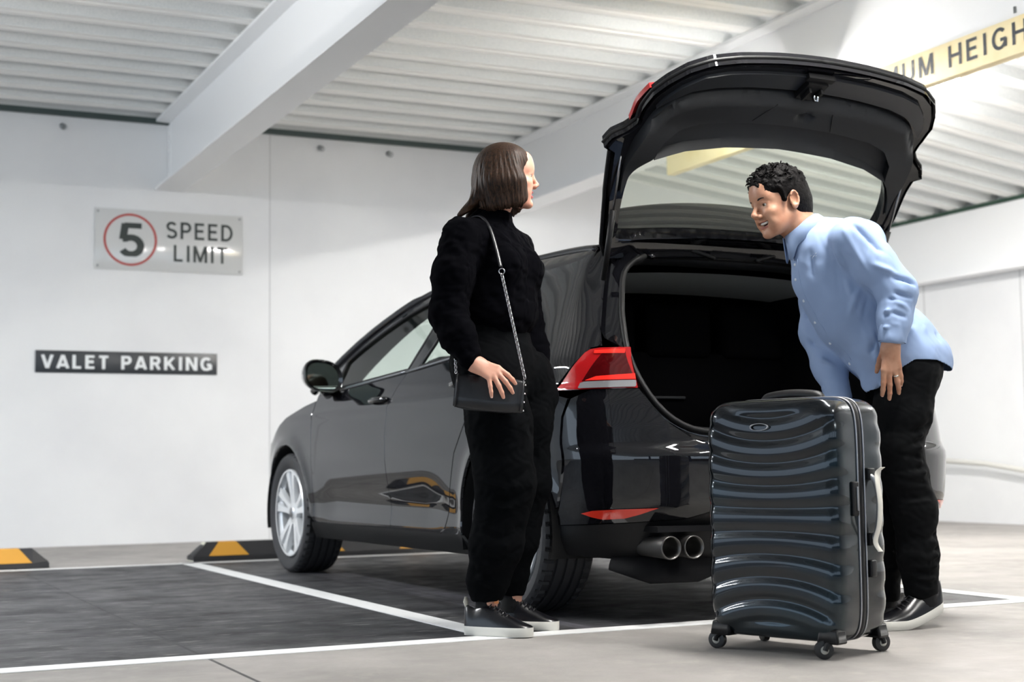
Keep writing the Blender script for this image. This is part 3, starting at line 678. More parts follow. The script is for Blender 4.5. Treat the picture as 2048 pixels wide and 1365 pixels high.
    for x in (-.38, 0, .38):
        MB().box(x-.165, .10, 1.0, x+.165, .21, 1.24, .035).build('head_restraint', carpet, C)
    MB().box(-.58, .215, .95, .58, .225, 1.325).build('cargo_screen', carpet, C)  # added partition, blocks windscreen light so the boot stays black
    MB().box(-.30, .105, .83, .02, .117, .842, .003).build('seat_handle', trim, C)
    # cabin: dark seats, dashboard and floor so the side glass has something behind it
    for x in (-.37, .37):
        MB().box(x-.24, .95, .50, x+.24, 1.10, .98, .05).build('front_seat', carpet, C)
        MB().box(x-.12, .98, 1.00, x+.12, 1.07, 1.14, .03).build('head_restraint', carpet, C)
    MB().box(-.72, 1.85, .55, .72, 2.3, .93, .06).build('dashboard', trim, C)
    MB().tube([(-.37+.18*math.cos(a), 1.72-.07*math.sin(a), .93+.17*math.sin(a)) for a in [2*math.pi*k/24 for k in range(24)]], .015, 8, loop=True).build('steering_wheel', trim, C)
    MB().rings([[(t*.56, y, 1.33-.02*abs(t)) for t in (-1, -.5, 0, .5, 1)] for y in (.1, .6, 1.2, 1.4)], False, False).build('roof_lining', g1, C)
    # floor pan and underside
    mb = MB().box(-.72, -.50, .24, .72, 3.1, .30).box(-.60, -.60, .23, .60, -.30, .42).box(-.55, .3, .20, .55, 2.2, .25)
    mb.build("underbody", mat("underbody", (.004, .004, .005), .8, spec=.2), C, smooth=False)
    mb = MB().tube([(-.72, -.50, .21), (-.62, -.60, .19), (-.45, -.62, .19), (-.30, -.60, .215), (.1, -.60, .23), (.6, -.55, .23)], [.03, .06, .06, .045, .04, .03], 12, flat=.6); mb.build('undertray', mat('underbody', (.012, .012, .014), .8), C)
    steel = mat('exhaust_steel', (.14, .135, .13), .42, .9)
    for x in (-.625, -.53):
        mb = MB(); cy = -.745
        mb.lathe([(.035, .20), (.039, .03), (.041, 0), (.040, -.006), (.037, -.006), (.035, .02), (.035, .12), (0, .12)], 28, 'y', (x, cy, .272))
        mb.build('exhaust_tip', steel, C)
    MB().rings([[(-.66, -.72, .345), (-.32, -.745, .345), (-.32, -.60, .345), (-.66, -.60, .345)], [(-.66, -.72, .325), (-.32, -.745, .325), (-.32, -.60, .325), (-.66, -.60, .325)]]).build('exhaust_recess', MATS['underbody'], C, smooth=False)
    # --- wheels -------------------------------------------------------------
    tyre = mat('tyre_rubber', (.030, .030, .033), .65, bump=(500, .3, .0005)); alloy = mat('alloy_wheel', (.80, .81, .82), .32, .45, coat=.6); dark = MATS['void']
    def wheel(x, y, sg, r=.319):
        Wd = .1125; prof = []
        k = [(.236, -.085), (.250, -.098), (.275, -.111), (.298, -.1115), (.310, -.104), (r-.002, -.092)]
        tr = [(-.092, 0), (-.062, 0), (-.060, -.010), (-.050, -.010), (-.048, .001), (-.020, .001), (-.018, -.010), (-.008, -.010), (-.006, .001), (.020, .001), (.022, -.010), (.032, -.010), (.034, .001), (.058, 0), (.060, -.010), (.068, -.010), (.070, 0), (.092, -.002)]
        prof = k+[(r+b, a) for a, b in tr]+[(a, -b) for a, b in k[::-1]]
        n = 216; rs = []
        for (rr, h) in prof:
            ring = []
            for j in range(n):
                a = 2*math.pi*j/n; q = rr
                if rr > r-.009 and abs(h) > .061 and j % 5 == 0: q = rr-.006
                if rr > .305 and .098 > abs(h) > .09 and j % 5 == 0: q -= .004
                ring.append((h, q*math.cos(a), q*math.sin(a)))
            rs.append(ring)
        wo = MB(); 
        # rim barrel and lip
        o_ = -1      # outer face at local -x
        wo.lathe([(.224, -.100), (.232, -.101), (.236, -.096), (.236, -.085), (.226, -.080), (.212, -.070), (.205, .02), (.215, .09), (.228, .098)], 72, 'x')
        wo.lathe([(0, -.088), (.030, -.088), (.034, -.082), (.060, -.078), (.066, -.066), (.066, -.05), (0, -.045)], 36, 'x')
        for j in range(10):
            a = 2*math.pi*(j//2)/5+(.20 if j % 2 else -.20); a += math.pi/2
            rs2 = []
            for t, hw, xo in ((.050, .020, -.078), (.10, .0165, -.083), (.16, .0175, -.090), (.205, .024, -.094), (.228, .030, -.094)):
                ang = a+(0.0); cx, cz = t*math.cos(ang), t*math.sin(ang); tx, tz = -math.sin(ang), math.cos(ang)
                rs2.append([(xo, cx-tx*hw*.82, cz-tz*hw*.82), (xo, cx+tx*hw*.82, cz+tz*hw*.82), (xo+.008, cx+tx*hw, cz+tz*hw), (xo+.030, cx+tx*hw, cz+tz*hw), (xo+.030, cx-tx*hw, cz-tz*hw), (xo+.008, cx-tx*hw, cz-tz*hw)])
            wo.rings(rs2)
        w_ = wo.build('wheel', alloy, C, ang=35); w_.location = (x, y, r+.001)
        if sg > 0: w_.rotation_euler = (0, 0, math.pi)
        MB().rings(rs, True, False).build('tire', tyre, w_, ang=30)
        MB().lathe([(0, -.03), (.15, -.03), (.15, -.015), (0, -.015)], 40, 'x').build('brake_disc', mat('brake_steel', (.18, .18, .18), .4, .9), w_, ang=30)
        MB().lathe([(0, .0), (.21, .0), (.21, .01), (0, .01)], 40, 'x').build('wheel_backing', dark, w_)
        MB().lathe([(0, -.0905), (.026, -.0905), (.028, -.087)], 24, 'x').build('hub_cap', mat('hub_grey', (.3, .3, .31), .3, .8), w_)
    for x, y in ((-.765, .02), (-.775, 2.637), (.765, .02), (.775, 2.637)): wheel(x, y, 1 if x > 0 else -1)
    build_tailgate(C, paint, gloss, plast, trim, rubber, rglass, lr)

def build_tailgate(C, paint, gloss, plast, trim, rubber, rglass, lr):
    H = (-.30, 1.38); ANG = -106
    TZ = [.60, .66, .70, .78, .86, .93, .965, 1.0, 1.05, 1.15, 1.25, 1.35, 1.41]; TY = [-.765, -.775, -.775, -.768, -.755, -.735, -.700, -.665, -.625, -.555, -.480, -.40, -.345]
    TZ, TY = soft(np.array(TZ), np.array(TY), .014)
    def S(x, z, d=0.):
        y = float(np.interp(z, TZ, TY))
        cr = .17-.09*smooth(.93, 1.03, z)+.07*smooth(1.08, 1.22, z)
        return (x, y+cr*x*x+d, z)
    def sl(p, d=0.): q = S(p[0], p[1], d); return (q[0], q[1]-H[0], q[2]-H[1])
    fn = lambda d: (lambda x, z: sl((x, z), d))
    half = [(0, .636), (.2, .639), (.38, .648), (.49, .668), (.565, .71), (.615, .77), (.648, .83), (.655, .90), (.650, .955), (.685, .99), (.728, 1.015), (.75, 1.045), (.715, 1.06), (.705, 1.10), (.69, 1.18), (.66, 1.27), (.63, 1.36), (.60, 1.40), (.30, 1.415), (0, 1.42)]
    out = half+[(-p[0], p[1]) for p in half[::-1][1:-1]]
    wh = [(0, 1.005), (.25, 1.012), (.42, 1.03), (.545, 1.065), (.60, 1.12), (.61, 1.20), (.585, 1.30), (.56, 1.335), (.3, 1.345), (0, 1.35)]
    win = [tuple(p) for p in catmull(wh+[(-p[0], p[1]) for p in wh[::-1][1:-1]], 3, True)]
    V, F = patch(out, fn(0.), .025, [win], fn(.045))
    tg = MB().add(V, F).build('tailgate', paint, C, ang=55)
    tg.location = (0, H[0], H[1]); tg.rotation_euler = (R(ANG), 0, 0)
    big = [(p[0]*1.03, 1.175+(p[1]-1.175)*1.06) for p in win]
    V, F = patch(big, fn(.006), .02); MB().add(V, F).build('rear_window', rglass, tg)
    # inner frame: gloss painted, with a return towards the skin
    def dep(x, z):
        e = .045
        return e
    inn = [(p[0]*.975, 1.03+(p[1]-1.03)*.975) for p in out]
    V, F = patch(inn, fn(.050), .025, [win], fn(.0)); MB().add(V, F).build('inner_frame', paint, tg, ang=50)
    # rubber lip all round the edge
    MB().tube([sl(p, .022) for p in resample(out, .03)], .007, 6, loop=True).build('edge_seal', rubber, tg)
    # padded trim: lower panel with a sunk field towards the window
    th = [(0, .795), (.25, .797), (.42, .808), (.52, .83), (.575, .865), (.61, .92), (.635, 1.0), (.645, 1.07), (.64, 1.13), (.63, 1.17), (.618, 1.13), (.60, 1.10), (.575, 1.075), (.545, 1.05)]
    trm = [] and [tuple(p) for p in catmull(th+[(-p[0], p[1]) for p in th[::-1][1:-1]], 3, True)]
    zl = [(-.545, 1.045), (-.53, .985), (-.48, .942), (-.40, .924), (-.2, .918), (0, .917), (.2, .918), (.40, .924), (.48, .942), (.53, .985), (.545, 1.045)]
    wedge = [(.42, 1.014), (.25, .997), (0, .99), (-.25, .997), (-.42, 1.014)]
    def tdep(x, z):
        ax = abs(x); e = min(1, max(0, (z-float(np.interp(ax, [0, .42, .52, .60], [.795, .808, .83, .92])))/.03))
        d = .102-.03*(1-math.sqrt(max(0, 1-(1-e)**2)))-.035*smooth(1.0, 1.14, z)
        cup = math.hypot((x-.05)/.034, (z-.868)/.017)
        if cup < 1.25: d -= .028*smooth(1.25, .6, cup)
        return d
    ur = th[:14]; U_ = [tuple(p) for p in catmull([(-p[0], p[1]) for p in ur[::-1]][:-1]+ur, 3)]+zl[::-1]
    V, F = patch(U_, lambda x, z: sl((x, z), tdep(x, z)), .0125, (), fn(.048)); tt = MB().add(V, F).build('tailgate_trim', trim, tg, ang=50)
    V, F = patch([tuple(p) for p in zl]+wedge, fn(.058), .02, (), fn(.10)); MB().add(V, F).build('tailgate_trim', trim, tg, ang=50)
    for x0, x1, z0, z1 in ((-.17, -.11, .905, .815), (.20, .155, .912, .83)):
        mb = MB().tube([sl((x0, z0), tdep(x0, z0)), sl((x1, z1), tdep(x1, z1)+.0005)], .0022, 6); mb.build('trim_groove', MATS['void'], tg)
    # lower inner band between trim and edge
    lo = [(0, .69), (.25, .692), (.40, .70), (.49, .72), (.56, .775), (.60, .84), (.61, .88), (.575, .85), (.50, .80), (.40, .782), (.25, .776), (0, .775)]
    lp = lo+[(-p[0], p[1]) for p in lo[::-1][1:-1]]
    V, F = patch(lp, fn(.064), .02, (), fn(.045)); MB().add(V, F).build('lock_panel', mat('lock_panel', (.016, .018, .022), .42), tg, ang=50)
    # latch
    mb = MB()
    def bx(x0, x1, z0, z1, d0, d1):
        P = [sl((x, z), d) for d in (d0, d1) for z in (z0, z1) for x in (x0, x1)]
        mb.add(P, [(0, 2, 3, 1), (4, 5, 7, 6), (0, 1, 5, 4), (2, 6, 7, 3), (0, 4, 6, 2), (1, 3, 7, 5)])
    bx(-.045, .045, .70, .79, .06, .085); bx(-.032, -.022, .72, .775, .085, .105); bx(.022, .032, .72, .775, .085, .105)
    bx(-.06, .06, .672, .70, .055, .075)
    lt = mb.build('latch', plast, tg, smooth=False)
    MB().tube([sl((.005, .742), .10), sl((.012, .755), .112), sl((.02, .748), .118), sl((.014, .735), .108)], .005, 8).build('latch_hook', mat('chrome', (.75, .76, .78), .08, 1.), tg)
    # spoiler over the window
    r0 = []; r1 = []; r2 = []; r3 = []
    for t in np.linspace(-1, 1, 21):
        x = t*.58; s = S(x, 1.405)
        r0.append((x, s[1]-H[0]+.0, 1.415-H[1])); r1.append((x*1.01, s[1]-H[0]-.155-.03*(1-t*t), 1.402-.012-H[1]+.010*(1-t*t)))
        r2.append((x*1.01, s[1]-H[0]-.145-.03*(1-t*t), 1.378-H[1]+.010*(1-t*t))); q = S(x, 1.355); r3.append((x, q[1]-H[0]-.002, 1.355-H[1]))
    MB().rings([r0, r1, r2, r3], False, False).build('roof_spoiler', paint, tg, ang=50)
    # tail lamp sections that travel with the tailgate
    for sg in (-1, 1):
        P = [(.40*sg, .84), (.655*sg, .832), (.672*sg, .90), (.668*sg, .975), (.44*sg, .975)]
        V, F = patch(P if sg > 0 else P[::-1], fn(-.010), .03, (), fn(.010)); MB().add(V, F).build('tail_light_section', lr, tg, ang=40)
    # hinges, wiring boots
    for x in (-.40, .40):
        MB().tube([(x, .03, -.01), (x, -.005, .035), (x, -.06, .03)], .012, 6).build('hinge_arm', paint, tg)
    for x, e in ((-.30, .10), (.30, -.10)):
        pts = [(x, -.060, .010), (x+e*.5, -.030, .012), (x+e*1.3, -.010, .008), (x+e*2.0, .012, .004)]; pts = catmull(pts, 10)
        MB().tube(pts, [.008+.002*(i % 2) for i in range(len(pts))], 8).build('wiring_boot', rubber, tg)
    MB().tube([sl((-.43, .03+1.03), .055), sl((0, 1.0), .052), sl((.43, 1.06), .055)], .004, 6).build('wash_tube', rubber, tg) if False else None
    # gas struts: body end to tailgate end
    def opn(p):
        a = R(ANG); y, z = p[1]-H[0], p[2]-H[1]; return Vector((p[0], H[0]+math.cos(a)*y-math.sin(a)*z, H[1]+math.sin(a)*y+math.cos(a)*z))
    for sg in (-1, 1):
        a = Vector((.640*sg, -.35, 1.25)); b = opn(S(.668*sg, 1.045, .03)); m_ = a.lerp(b, .52)
        st = MB().tube([a, m_], .0115, 12).build('gas_strut', plast, C)
        MB().tube([m_, b], .0048, 8).build('strut_rod', mat('rod_steel', (.25, .25, .26), .25, .9), st)
        mb = MB(); mb.tube([b-Vector((0, .0, .014)), b+Vector((0, 0, .014))], .010, 10); mb.build('ball_joint', plast, st)
build_car()

# ------------------------------------------------------------------ soft bodies: distance fields turned into one smooth mesh
import openvdb
class Field:
    def __init__(s, lo, hi, h):
        s.lo = np.array(lo, float); s.h = h; s.n = np.ceil((np.array(hi)-s.lo)/h).astype(int)+1; s.a = np.full(s.n, .03, np.float32)
    def _box(s, lo, hi):
        i0 = np.maximum(0, np.floor((np.array(lo)-s.lo)/s.h).astype(int)); i1 = np.minimum(s.n, np.ceil((np.array(hi)-s.lo)/s.h).astype(int)+1)
        if np.any(i1 <= i0): return None
        g = [(s.lo[k]+s.h*np.arange(i0[k], i1[k])).astype(np.float32) for k in range(3)]
        return tuple(slice(i0[k], i1[k]) for k in range(3)), g[0][:, None, None], g[1][None, :, None], g[2][None, None, :]
    def _put(s, sl, d, k, op):
        A = s.a[sl]
        if op == 'add':
            hh = np.clip(.5+.5*(A-d)/k, 0, 1); s.a[sl] = A*(1-hh)+d*hh-k*hh*(1-hh)
        elif op == 'sub':
            hh = np.clip(.5-.5*(A+d)/k, 0, 1); s.a[sl] = A*(1-hh)-d*hh+k*hh*(1-hh)
        else:                                     # clip: keep what is inside d
            hh = np.clip(.5-.5*(d-A)/k, 0, 1); s.a[sl] = d*(1-hh)+A*hh+k*hh*(1-hh)
    def cap(s, a, b, ra, rb=None, k=.02, op='add', flat=None, fk=1.):
        """round cone from a to b; flat = direction in which the section is scaled by fk"""
        rb = ra if rb is None else rb; a = np.array(a, float); b = np.array(b, float); m = (max(ra, rb)*max(1, fk))+k+.032
        q = s._box(np.minimum(a, b)-m, np.maximum(a, b)+m)
        if q is None: return s
        sl, x, y, z = q; ab = b-a; L2 = max(1e-9, ab@ab); px, py, pz = x-a[0], y-a[1], z-a[2]
        t = np.clip((px*ab[0]+py*ab[1]+pz*ab[2])/L2, 0, 1); vx, vy, vz = px-t*ab[0], py-t*ab[1], pz-t*ab[2]; d2 = vx*vx+vy*vy+vz*vz
        if flat is not None:
            f = np.array(flat, float); f /= np.linalg.norm(f); c = vx*f[0]+vy*f[1]+vz*f[2]; d2 = d2+c*c*(1/fk**2-1)
        d = np.sqrt(np.maximum(d2, 0))-(ra+(rb-ra)*t)
        if flat is not None and fk < 1: d = d*(fk**.5)
        s._put(sl, d.astype(np.float32), k, op); return s
    def ell(s, c, r, k=.02, op='add', ax=None):
        """ellipsoid; ax = rows are its axes"""
        c = np.array(c, float); r = np.array(r, float); M = np.eye(3) if ax is None else np.array(ax, float); e = np.sqrt(((M*r[:, None])**2).sum(0)) if ax is not None else r
        q = s._box(c-e-k-.03, c+e+k+.03)
        if q is None: return s
        sl, x, y, z = q; px, py, pz = x-c[0], y-c[1], z-c[2]; u = [px*M[i, 0]+py*M[i, 1]+pz*M[i, 2] for i in range(3)]
        k0 = np.sqrt((u[0]/r[0])**2+(u[1]/r[1])**2+(u[2]/r[2])**2); k1 = np.sqrt((u[0]/r[0]**2)**2+(u[1]/r[1]**2)**2+(u[2]/r[2]**2)**2)
        s._put(sl, (k0*(k0-1)/np.maximum(k1, 1e-6)).astype(np.float32), k, op); return s
    def chain(s, pts, rad, k=.02, **kw):
        for i in range(len(pts)-1): s.cap(pts[i], pts[i+1], rad[i], rad[i+1], k, **kw)
        return s
    def plane(s, p, n, k=.004, lo=None, hi=None):
        """cut away everything on the side the normal points to"""
        sl, x, y, z = s._box(s.lo if lo is None else lo, s.lo+s.n*s.h if hi is None else hi); n = np.array(n, float); n /= np.linalg.norm(n)
        s._put(sl, ((x-p[0])*n[0]+(y-p[1])*n[1]+(z-p[2])*n[2]+0*s.a[sl]).astype(np.float32), k, 'clip'); return s
    def mesh(s, off=0.):
        s.a[[0, -1]] = .03; s.a[:, [0, -1]] = .03; s.a[:, :, [0, -1]] = .03
        g = openvdb.FloatGrid(.03); g.copyFromArray(np.ascontiguousarray(s.a-off)); P, Q = g.convertToQuads(isovalue=0.)
        s.a = None
        V = P*s.h+s.lo
        return V.astype(float), Q[:, ::-1]
def vnorm(V, Q):
    n = np.cross(V[Q[:, 2]]-V[Q[:, 0]], V[Q[:, 3]]-V[Q[:, 1]]); N = np.zeros_like(V)
    for j in range(4): np.add.at(N, Q[:, j], n)
    return N/np.maximum(1e-12, np.linalg.norm(N, axis=1))[:, None]
def relax(V, Q, it=2, f=.5):
    E = np.concatenate([Q[:, [0, 1]], Q[:, [1, 2]], Q[:, [2, 3]], Q[:, [3, 0]]]); c = np.bincount(E.ravel(), minlength=len(V)).astype(float)
    for _ in range(it):
        S_ = np.zeros_like(V)
        for k in range(3): S_[:, k] = np.bincount(E[:, 0], V[E[:, 1], k], len(V))+np.bincount(E[:, 1], V[E[:, 0], k], len(V))
        V = V*(1-f)+f*S_/np.maximum(1, c)[:, None]
    return V
def wnoise(V, sc, seed=0, stretch=(1, 1, 1)):
    """cheap smooth noise: warped sines, about -1..1"""
    rs = np.random.RandomState(seed); X = V*np.array(stretch)*sc; o = np.zeros(len(V)); w_ = np.zeros_like(X)
    for i in range(3): w_[:, i] = np.sin(X@rs.normal(size=3)+rs.rand()*6)*.9
    X = X+w_
    for i in range(5): o += np.sin(X@(rs.normal(size=3)*1.3)+rs.rand()*6)
    return o/3.2
def folds(V, N, segs):
    """raise or sink creases along segments: (a, b, width, height)"""
    D = np.zeros(len(V))
    for a, b, w_, h in segs:
        a = np.array(a, float); b = np.array(b, float); ab = b-a
        near = np.all((V > np.minimum(a, b)-3*w_) & (V < np.maximum(a, b)+3*w_), axis=1); P = V[near]-a
        t = np.clip(P@ab/(ab@ab), 0, 1); d = np.linalg.norm(P-t[:, None]*ab, axis=1); e = np.minimum(1, np.minimum(t, 1-t)*5+.15)
        D[near] += h*np.exp(-(d/w_)**2)*e
    return V+N*D[:, None]
def np_mesh(name, V, Q, m, parent, smooth=True, midx=None):
    me = bpy.data.meshes.new(name); me.vertices.add(len(V)); me.vertices.foreach_set('co', np.ascontiguousarray(V, np.float32).ravel())
    me.loops.add(len(Q)*4); me.loops.foreach_set('vertex_index', np.ascontiguousarray(Q, np.int32).ravel())
    me.polygons.add(len(Q)); me.polygons.foreach_set('loop_start', np.arange(0, len(Q)*4, 4, dtype=np.int32)); me.polygons.foreach_set('loop_total', np.full(len(Q), 4, np.int32))
    me.update(calc_edges=True); me.validate()
    o = link(name, me, m, parent, smooth)
    if midx is not None: me.polygons.foreach_set('material_index', np.ascontiguousarray(midx, np.int32)); me.update()
    return o
def unit(v): v = np.array(v, float); return v/np.linalg.norm(v)
class Head:
    """frame of a head: forward, left, up"""
    def __init__(s, c, f, up, sc): s.c = np.array(c, float); s.f = unit(f); u = unit(up); s.l = unit(np.cross(u, s.f)); s.u = np.cross(s.f, s.l); s.s = sc; s.ax = np.array([s.f, s.l, s.u])
    def p(s, x, y, z): return s.c+s.s*(x*s.f+y*s.l+z*s.u)
    def loc(s, V): return ((V-s.c)@s.ax.T)/s.s
def add_head(F, H, male=True, smile=1.):
    p, sc = H.p, H.s; k = lambda v: v*sc
    E = lambda c, r, kk=.02, op='add': F.ell(p(*c), np.array(r)*sc, k(kk), op, H.ax)
    C = lambda a, b, ra, rb=None, kk=.015, op='add': F.cap(p(*a), p(*b), k(ra), k(ra if rb is None else rb), k(kk), op)
    E((-.014, 0, .040), (.097, .076, .084)); E((.030, 0, -.010), (.060, .060, .078), .03)
    E((.022, 0, -.055), (.052, .050, .048), .03)
    for s_ in (-1, 1):
        C((-.012, s_*.052, -.052), (.050, s_*.026, -.096), .017, .016, .025)
        E((.062, s_*.038, -.030), (.022, .022, .018), .02); C((.078, s_*.012, .026), (.066, s_*.042, .024), .012, .010, .02)
        E((.052, s_*.028, -.066), (.025, .024, .026), .025)
    E((.072, 0, -.103), (.018, .022, .016), .02); E((.070, 0, .052), (.024, .045, .040), .03)
    for s_ in (-1, 1): E((.0955, s_*.031, .000), (.014, .016, .009), .010, 'sub')
    for s_ in (-1, 1):                                            # lids round the eyes
        C((.0815, s_*.017, .004), (.0850, s_*.030, .0085), .0042, .0052, .005); C((.0850, s_*.030, .0085), (.0735, s_*.045, .002), .0052, .0040, .005)
        C((.0815, s_*.018, -.0085), (.0745, s_*.043, -.0075), .0045, .0045, .006)
    nx = 0 if male else -.006; C((.086, 0, .014), (.1125+nx, 0, -.026), .0065, .0085+nx*.2, .010); E((.112+nx, 0, -.031), (.0105+nx*.2, .0095+nx*.2, .0080), .008)
    for s_ in (-1, 1): E((.099, s_*.0125, -.037), (.010, .0075, .008), .006); E((.1055, s_*.006, -.0435), (.004, .003, .003), .003, 'sub')
    # mouth
    w_ = .026+.006*smile; up_ = .011*smile
    for s_ in (-1, 1):
        C((.0895, 0, -.0575), (.074, s_*w_, -.064+up_), .0046-.001*(not male), .0024, .006); C((.0870, 0, -.0750-.003*smile), (.073, s_*w_*.95, -.067+up_), .0052-.001*(not male), .0024, .006)
        C((.080, s_*.028, -.034), (.068, s_*.042, -.062), .0050, .0050, .018)
    if smile > .5: E((.088, 0, -.0665), (.020, .0285, .0074), .003, 'sub'); [E((.078, s_*.022, -.0610), (.012, .010, .0052), .003, 'sub') for s_ in (-1, 1)]
    else: E((.099, 0, -.066), (.006, .022, .0012), .003, 'sub')
    for s_ in (-1, 1):                                            # ears
        c = np.array((-.012, s_*.080, -.006)); ax = H.ax
        F.ell(p(*c), np.array((.019, .0075, .031))*sc, k(.008), 'add', ax); F.ell(p(c[0]+.002, c[1]+s_*.0050, c[2]+.003), np.array((.0130, .0095, .0215))*sc, k(.003), 'sub', ax); F.ell(p(c[0]+.013, c[1]+s_*.001, c[2]-.004), np.array((.005, .003, .006))*sc, k(.003), 'add', ax)
        F.chain([p(c[0]+.0155*math.cos(R(t_)), c[1]+s_*.006, c[2]+.004+.026*math.sin(R(t_))) for t_ in range(30, 271, 30)], [k(.0033)]*9, k(.003))
        F.ell(p(-.010, s_*.078, -.030), np.array((.009, .006, .010))*sc, k(.006), 'add', ax)
def face_parts(H, parent, iris, brow_col, look=(1, 0, 0), male=True, closed=False):
    sc = H.s; p = H.p; ew = mat('eye_white', '#b5ada6', .2, coat=.5); ir = mat('iris_'+iris, srgb(iris), .1, coat=1.); bk = mat('pupil', (.005, .005, .005), .1)
    lk = unit(look[0]*H.f+look[1]*H.l+look[2]*H.u)
    for s_ in (-1, 1):
        c = Vector(p(.0745, s_*.031, .0005)); e = MB(); q = Vector(lk).to_track_quat('Z', 'Y')
        def sph(r, a0, a1, n=20, m=10): return [[c+q@Vector((r*math.sin(a)*math.cos(b), r*math.sin(a)*math.sin(b), r*math.cos(a))) for b in [2*math.pi*k/n for k in range(n)]] for a in np.linspace(a0, a1, m)]
        MB().tube(catmull([p(.0850, s_*.0200, .0050), p(.0885, s_*.030, .0062), p(.0765, s_*.0450, .0005)], 5), .0012*sc, 5).build('eyelash', mat('brow_'+brow_col, srgb(brow_col), .9), parent)
        eo = MB().rings(sph(.0118*sc, .001, 3.14), True, False).build('eye', ew, parent)
        MB().rings(sph(.0121*sc, .001, .60), True, False).build('iris', ir, eo); MB().rings(sph(.0123*sc, .001, .22), True, False).build('pupil', bk, eo)
        pts = [p(.0935, s_*.012, .0165), p(.0925, s_*.024, .0215), p(.0850, s_*.038, .0235), p(.0735, s_*.050, .0175)]
        t_ = .0030 if male else .0018
        MB().tube(catmull(pts, 5), [t_*sc*.8]*3+[t_*sc*1.5]*9+[t_*sc*.8]*4, 6).build('eyebrow', mat('brow_'+brow_col, srgb(brow_col), .9), parent)
def add_hand(F, W, D, N, T, sc=1., curl=(.3, .3, .3, .3), spread=(.10, .02, -.07, -.18), thumb=(.6, .5, -.3), tc=.3, k=.008):
    """W wrist, D wrist->knuckles, N back of the hand, T side of the thumb; returns finger joints"""
    W = np.array(W, float); D = unit(D); N = unit(np.array(N)-D*(np.array(N)@D)); T = unit(np.array(T)-D*(np.array(T)@D)-N*(np.array(T)@N)); J = []
    for i, (lat, pl, L) in enumerate([(.026, .088, (.043, .025, .020)), (.008, .092, (.047, .029, .021)), (-.010, .087, (.043, .027, .020)), (-.027, .078, (.033, .020, .018))]):
        base = W+sc*(T*lat*.55+D*.012); kn = W+sc*(T*lat+D*pl+N*.002)
        F.cap(base, kn, sc*.0135, sc*.0105, k*1.6)
        d = unit(D*math.cos(spread[i])+T*math.sin(spread[i])); cur = kn; r = [.0100, .0092, .0083, .0070] if i < 3 else [.0088, .0079, .0071, .0061]; js = [kn]; a = curl[i]
        for j in range(3):
            ang = a*(.7+.5*j); dd = unit(d*math.cos(ang)-N*math.sin(ang)); nx = cur+dd*L[j]*sc; F.cap(cur, nx, sc*r[j], sc*r[j+1], k*.45); cur = nx; js.append(cur); a += curl[i]*.35
        J.append(js)
    b = W+sc*(T*.020+D*.022-N*.004); t1 = b+sc*.042*unit(T*thumb[0]+D*thumb[1]+N*thumb[2]); t2 = t1+sc*.030*unit(T*thumb[0]*.5+D*(thumb[1]+.4)+N*(thumb[2]-tc)); t3 = t2+sc*.024*unit(T*thumb[0]*.1+D*(thumb[1]+.5)+N*(thumb[2]-tc*1.6))
    F.cap(b, t1, sc*.0150, sc*.0115, k*1.4); F.cap(t1, t2, sc*.0108, sc*.0095, k*.6); F.cap(t2, t3, sc*.0094, sc*.0072, k*.5)
    F.cap(W-D*.03*sc, W+D*.02*sc, sc*.024, sc*.026, k*2, flat=N, fk=.72)
    return J
def nails(J, N, parent, m, sc):
    for js in J:
        d = unit(js[3]-js[2]); c = js[3]-d*.002*sc; n = unit(np.array(N)-d*(np.array(N)@d)); s_ = np.cross(d, n); mb = MB()
        P = [c+n*.0059*sc*math.cos(b)+s_*.0053*sc*math.sin(b)+d*a*sc for a in (-.008, -.002, .004, .0062) for b in (-.8, -.4, 0, .4, .8)]
        mb.add(P, [(i*5+j, i*5+j+1, i*5+j+6, i*5+j+5) for i in range(3) for j in range(4)]); mb.build('fingernail', m, parent)
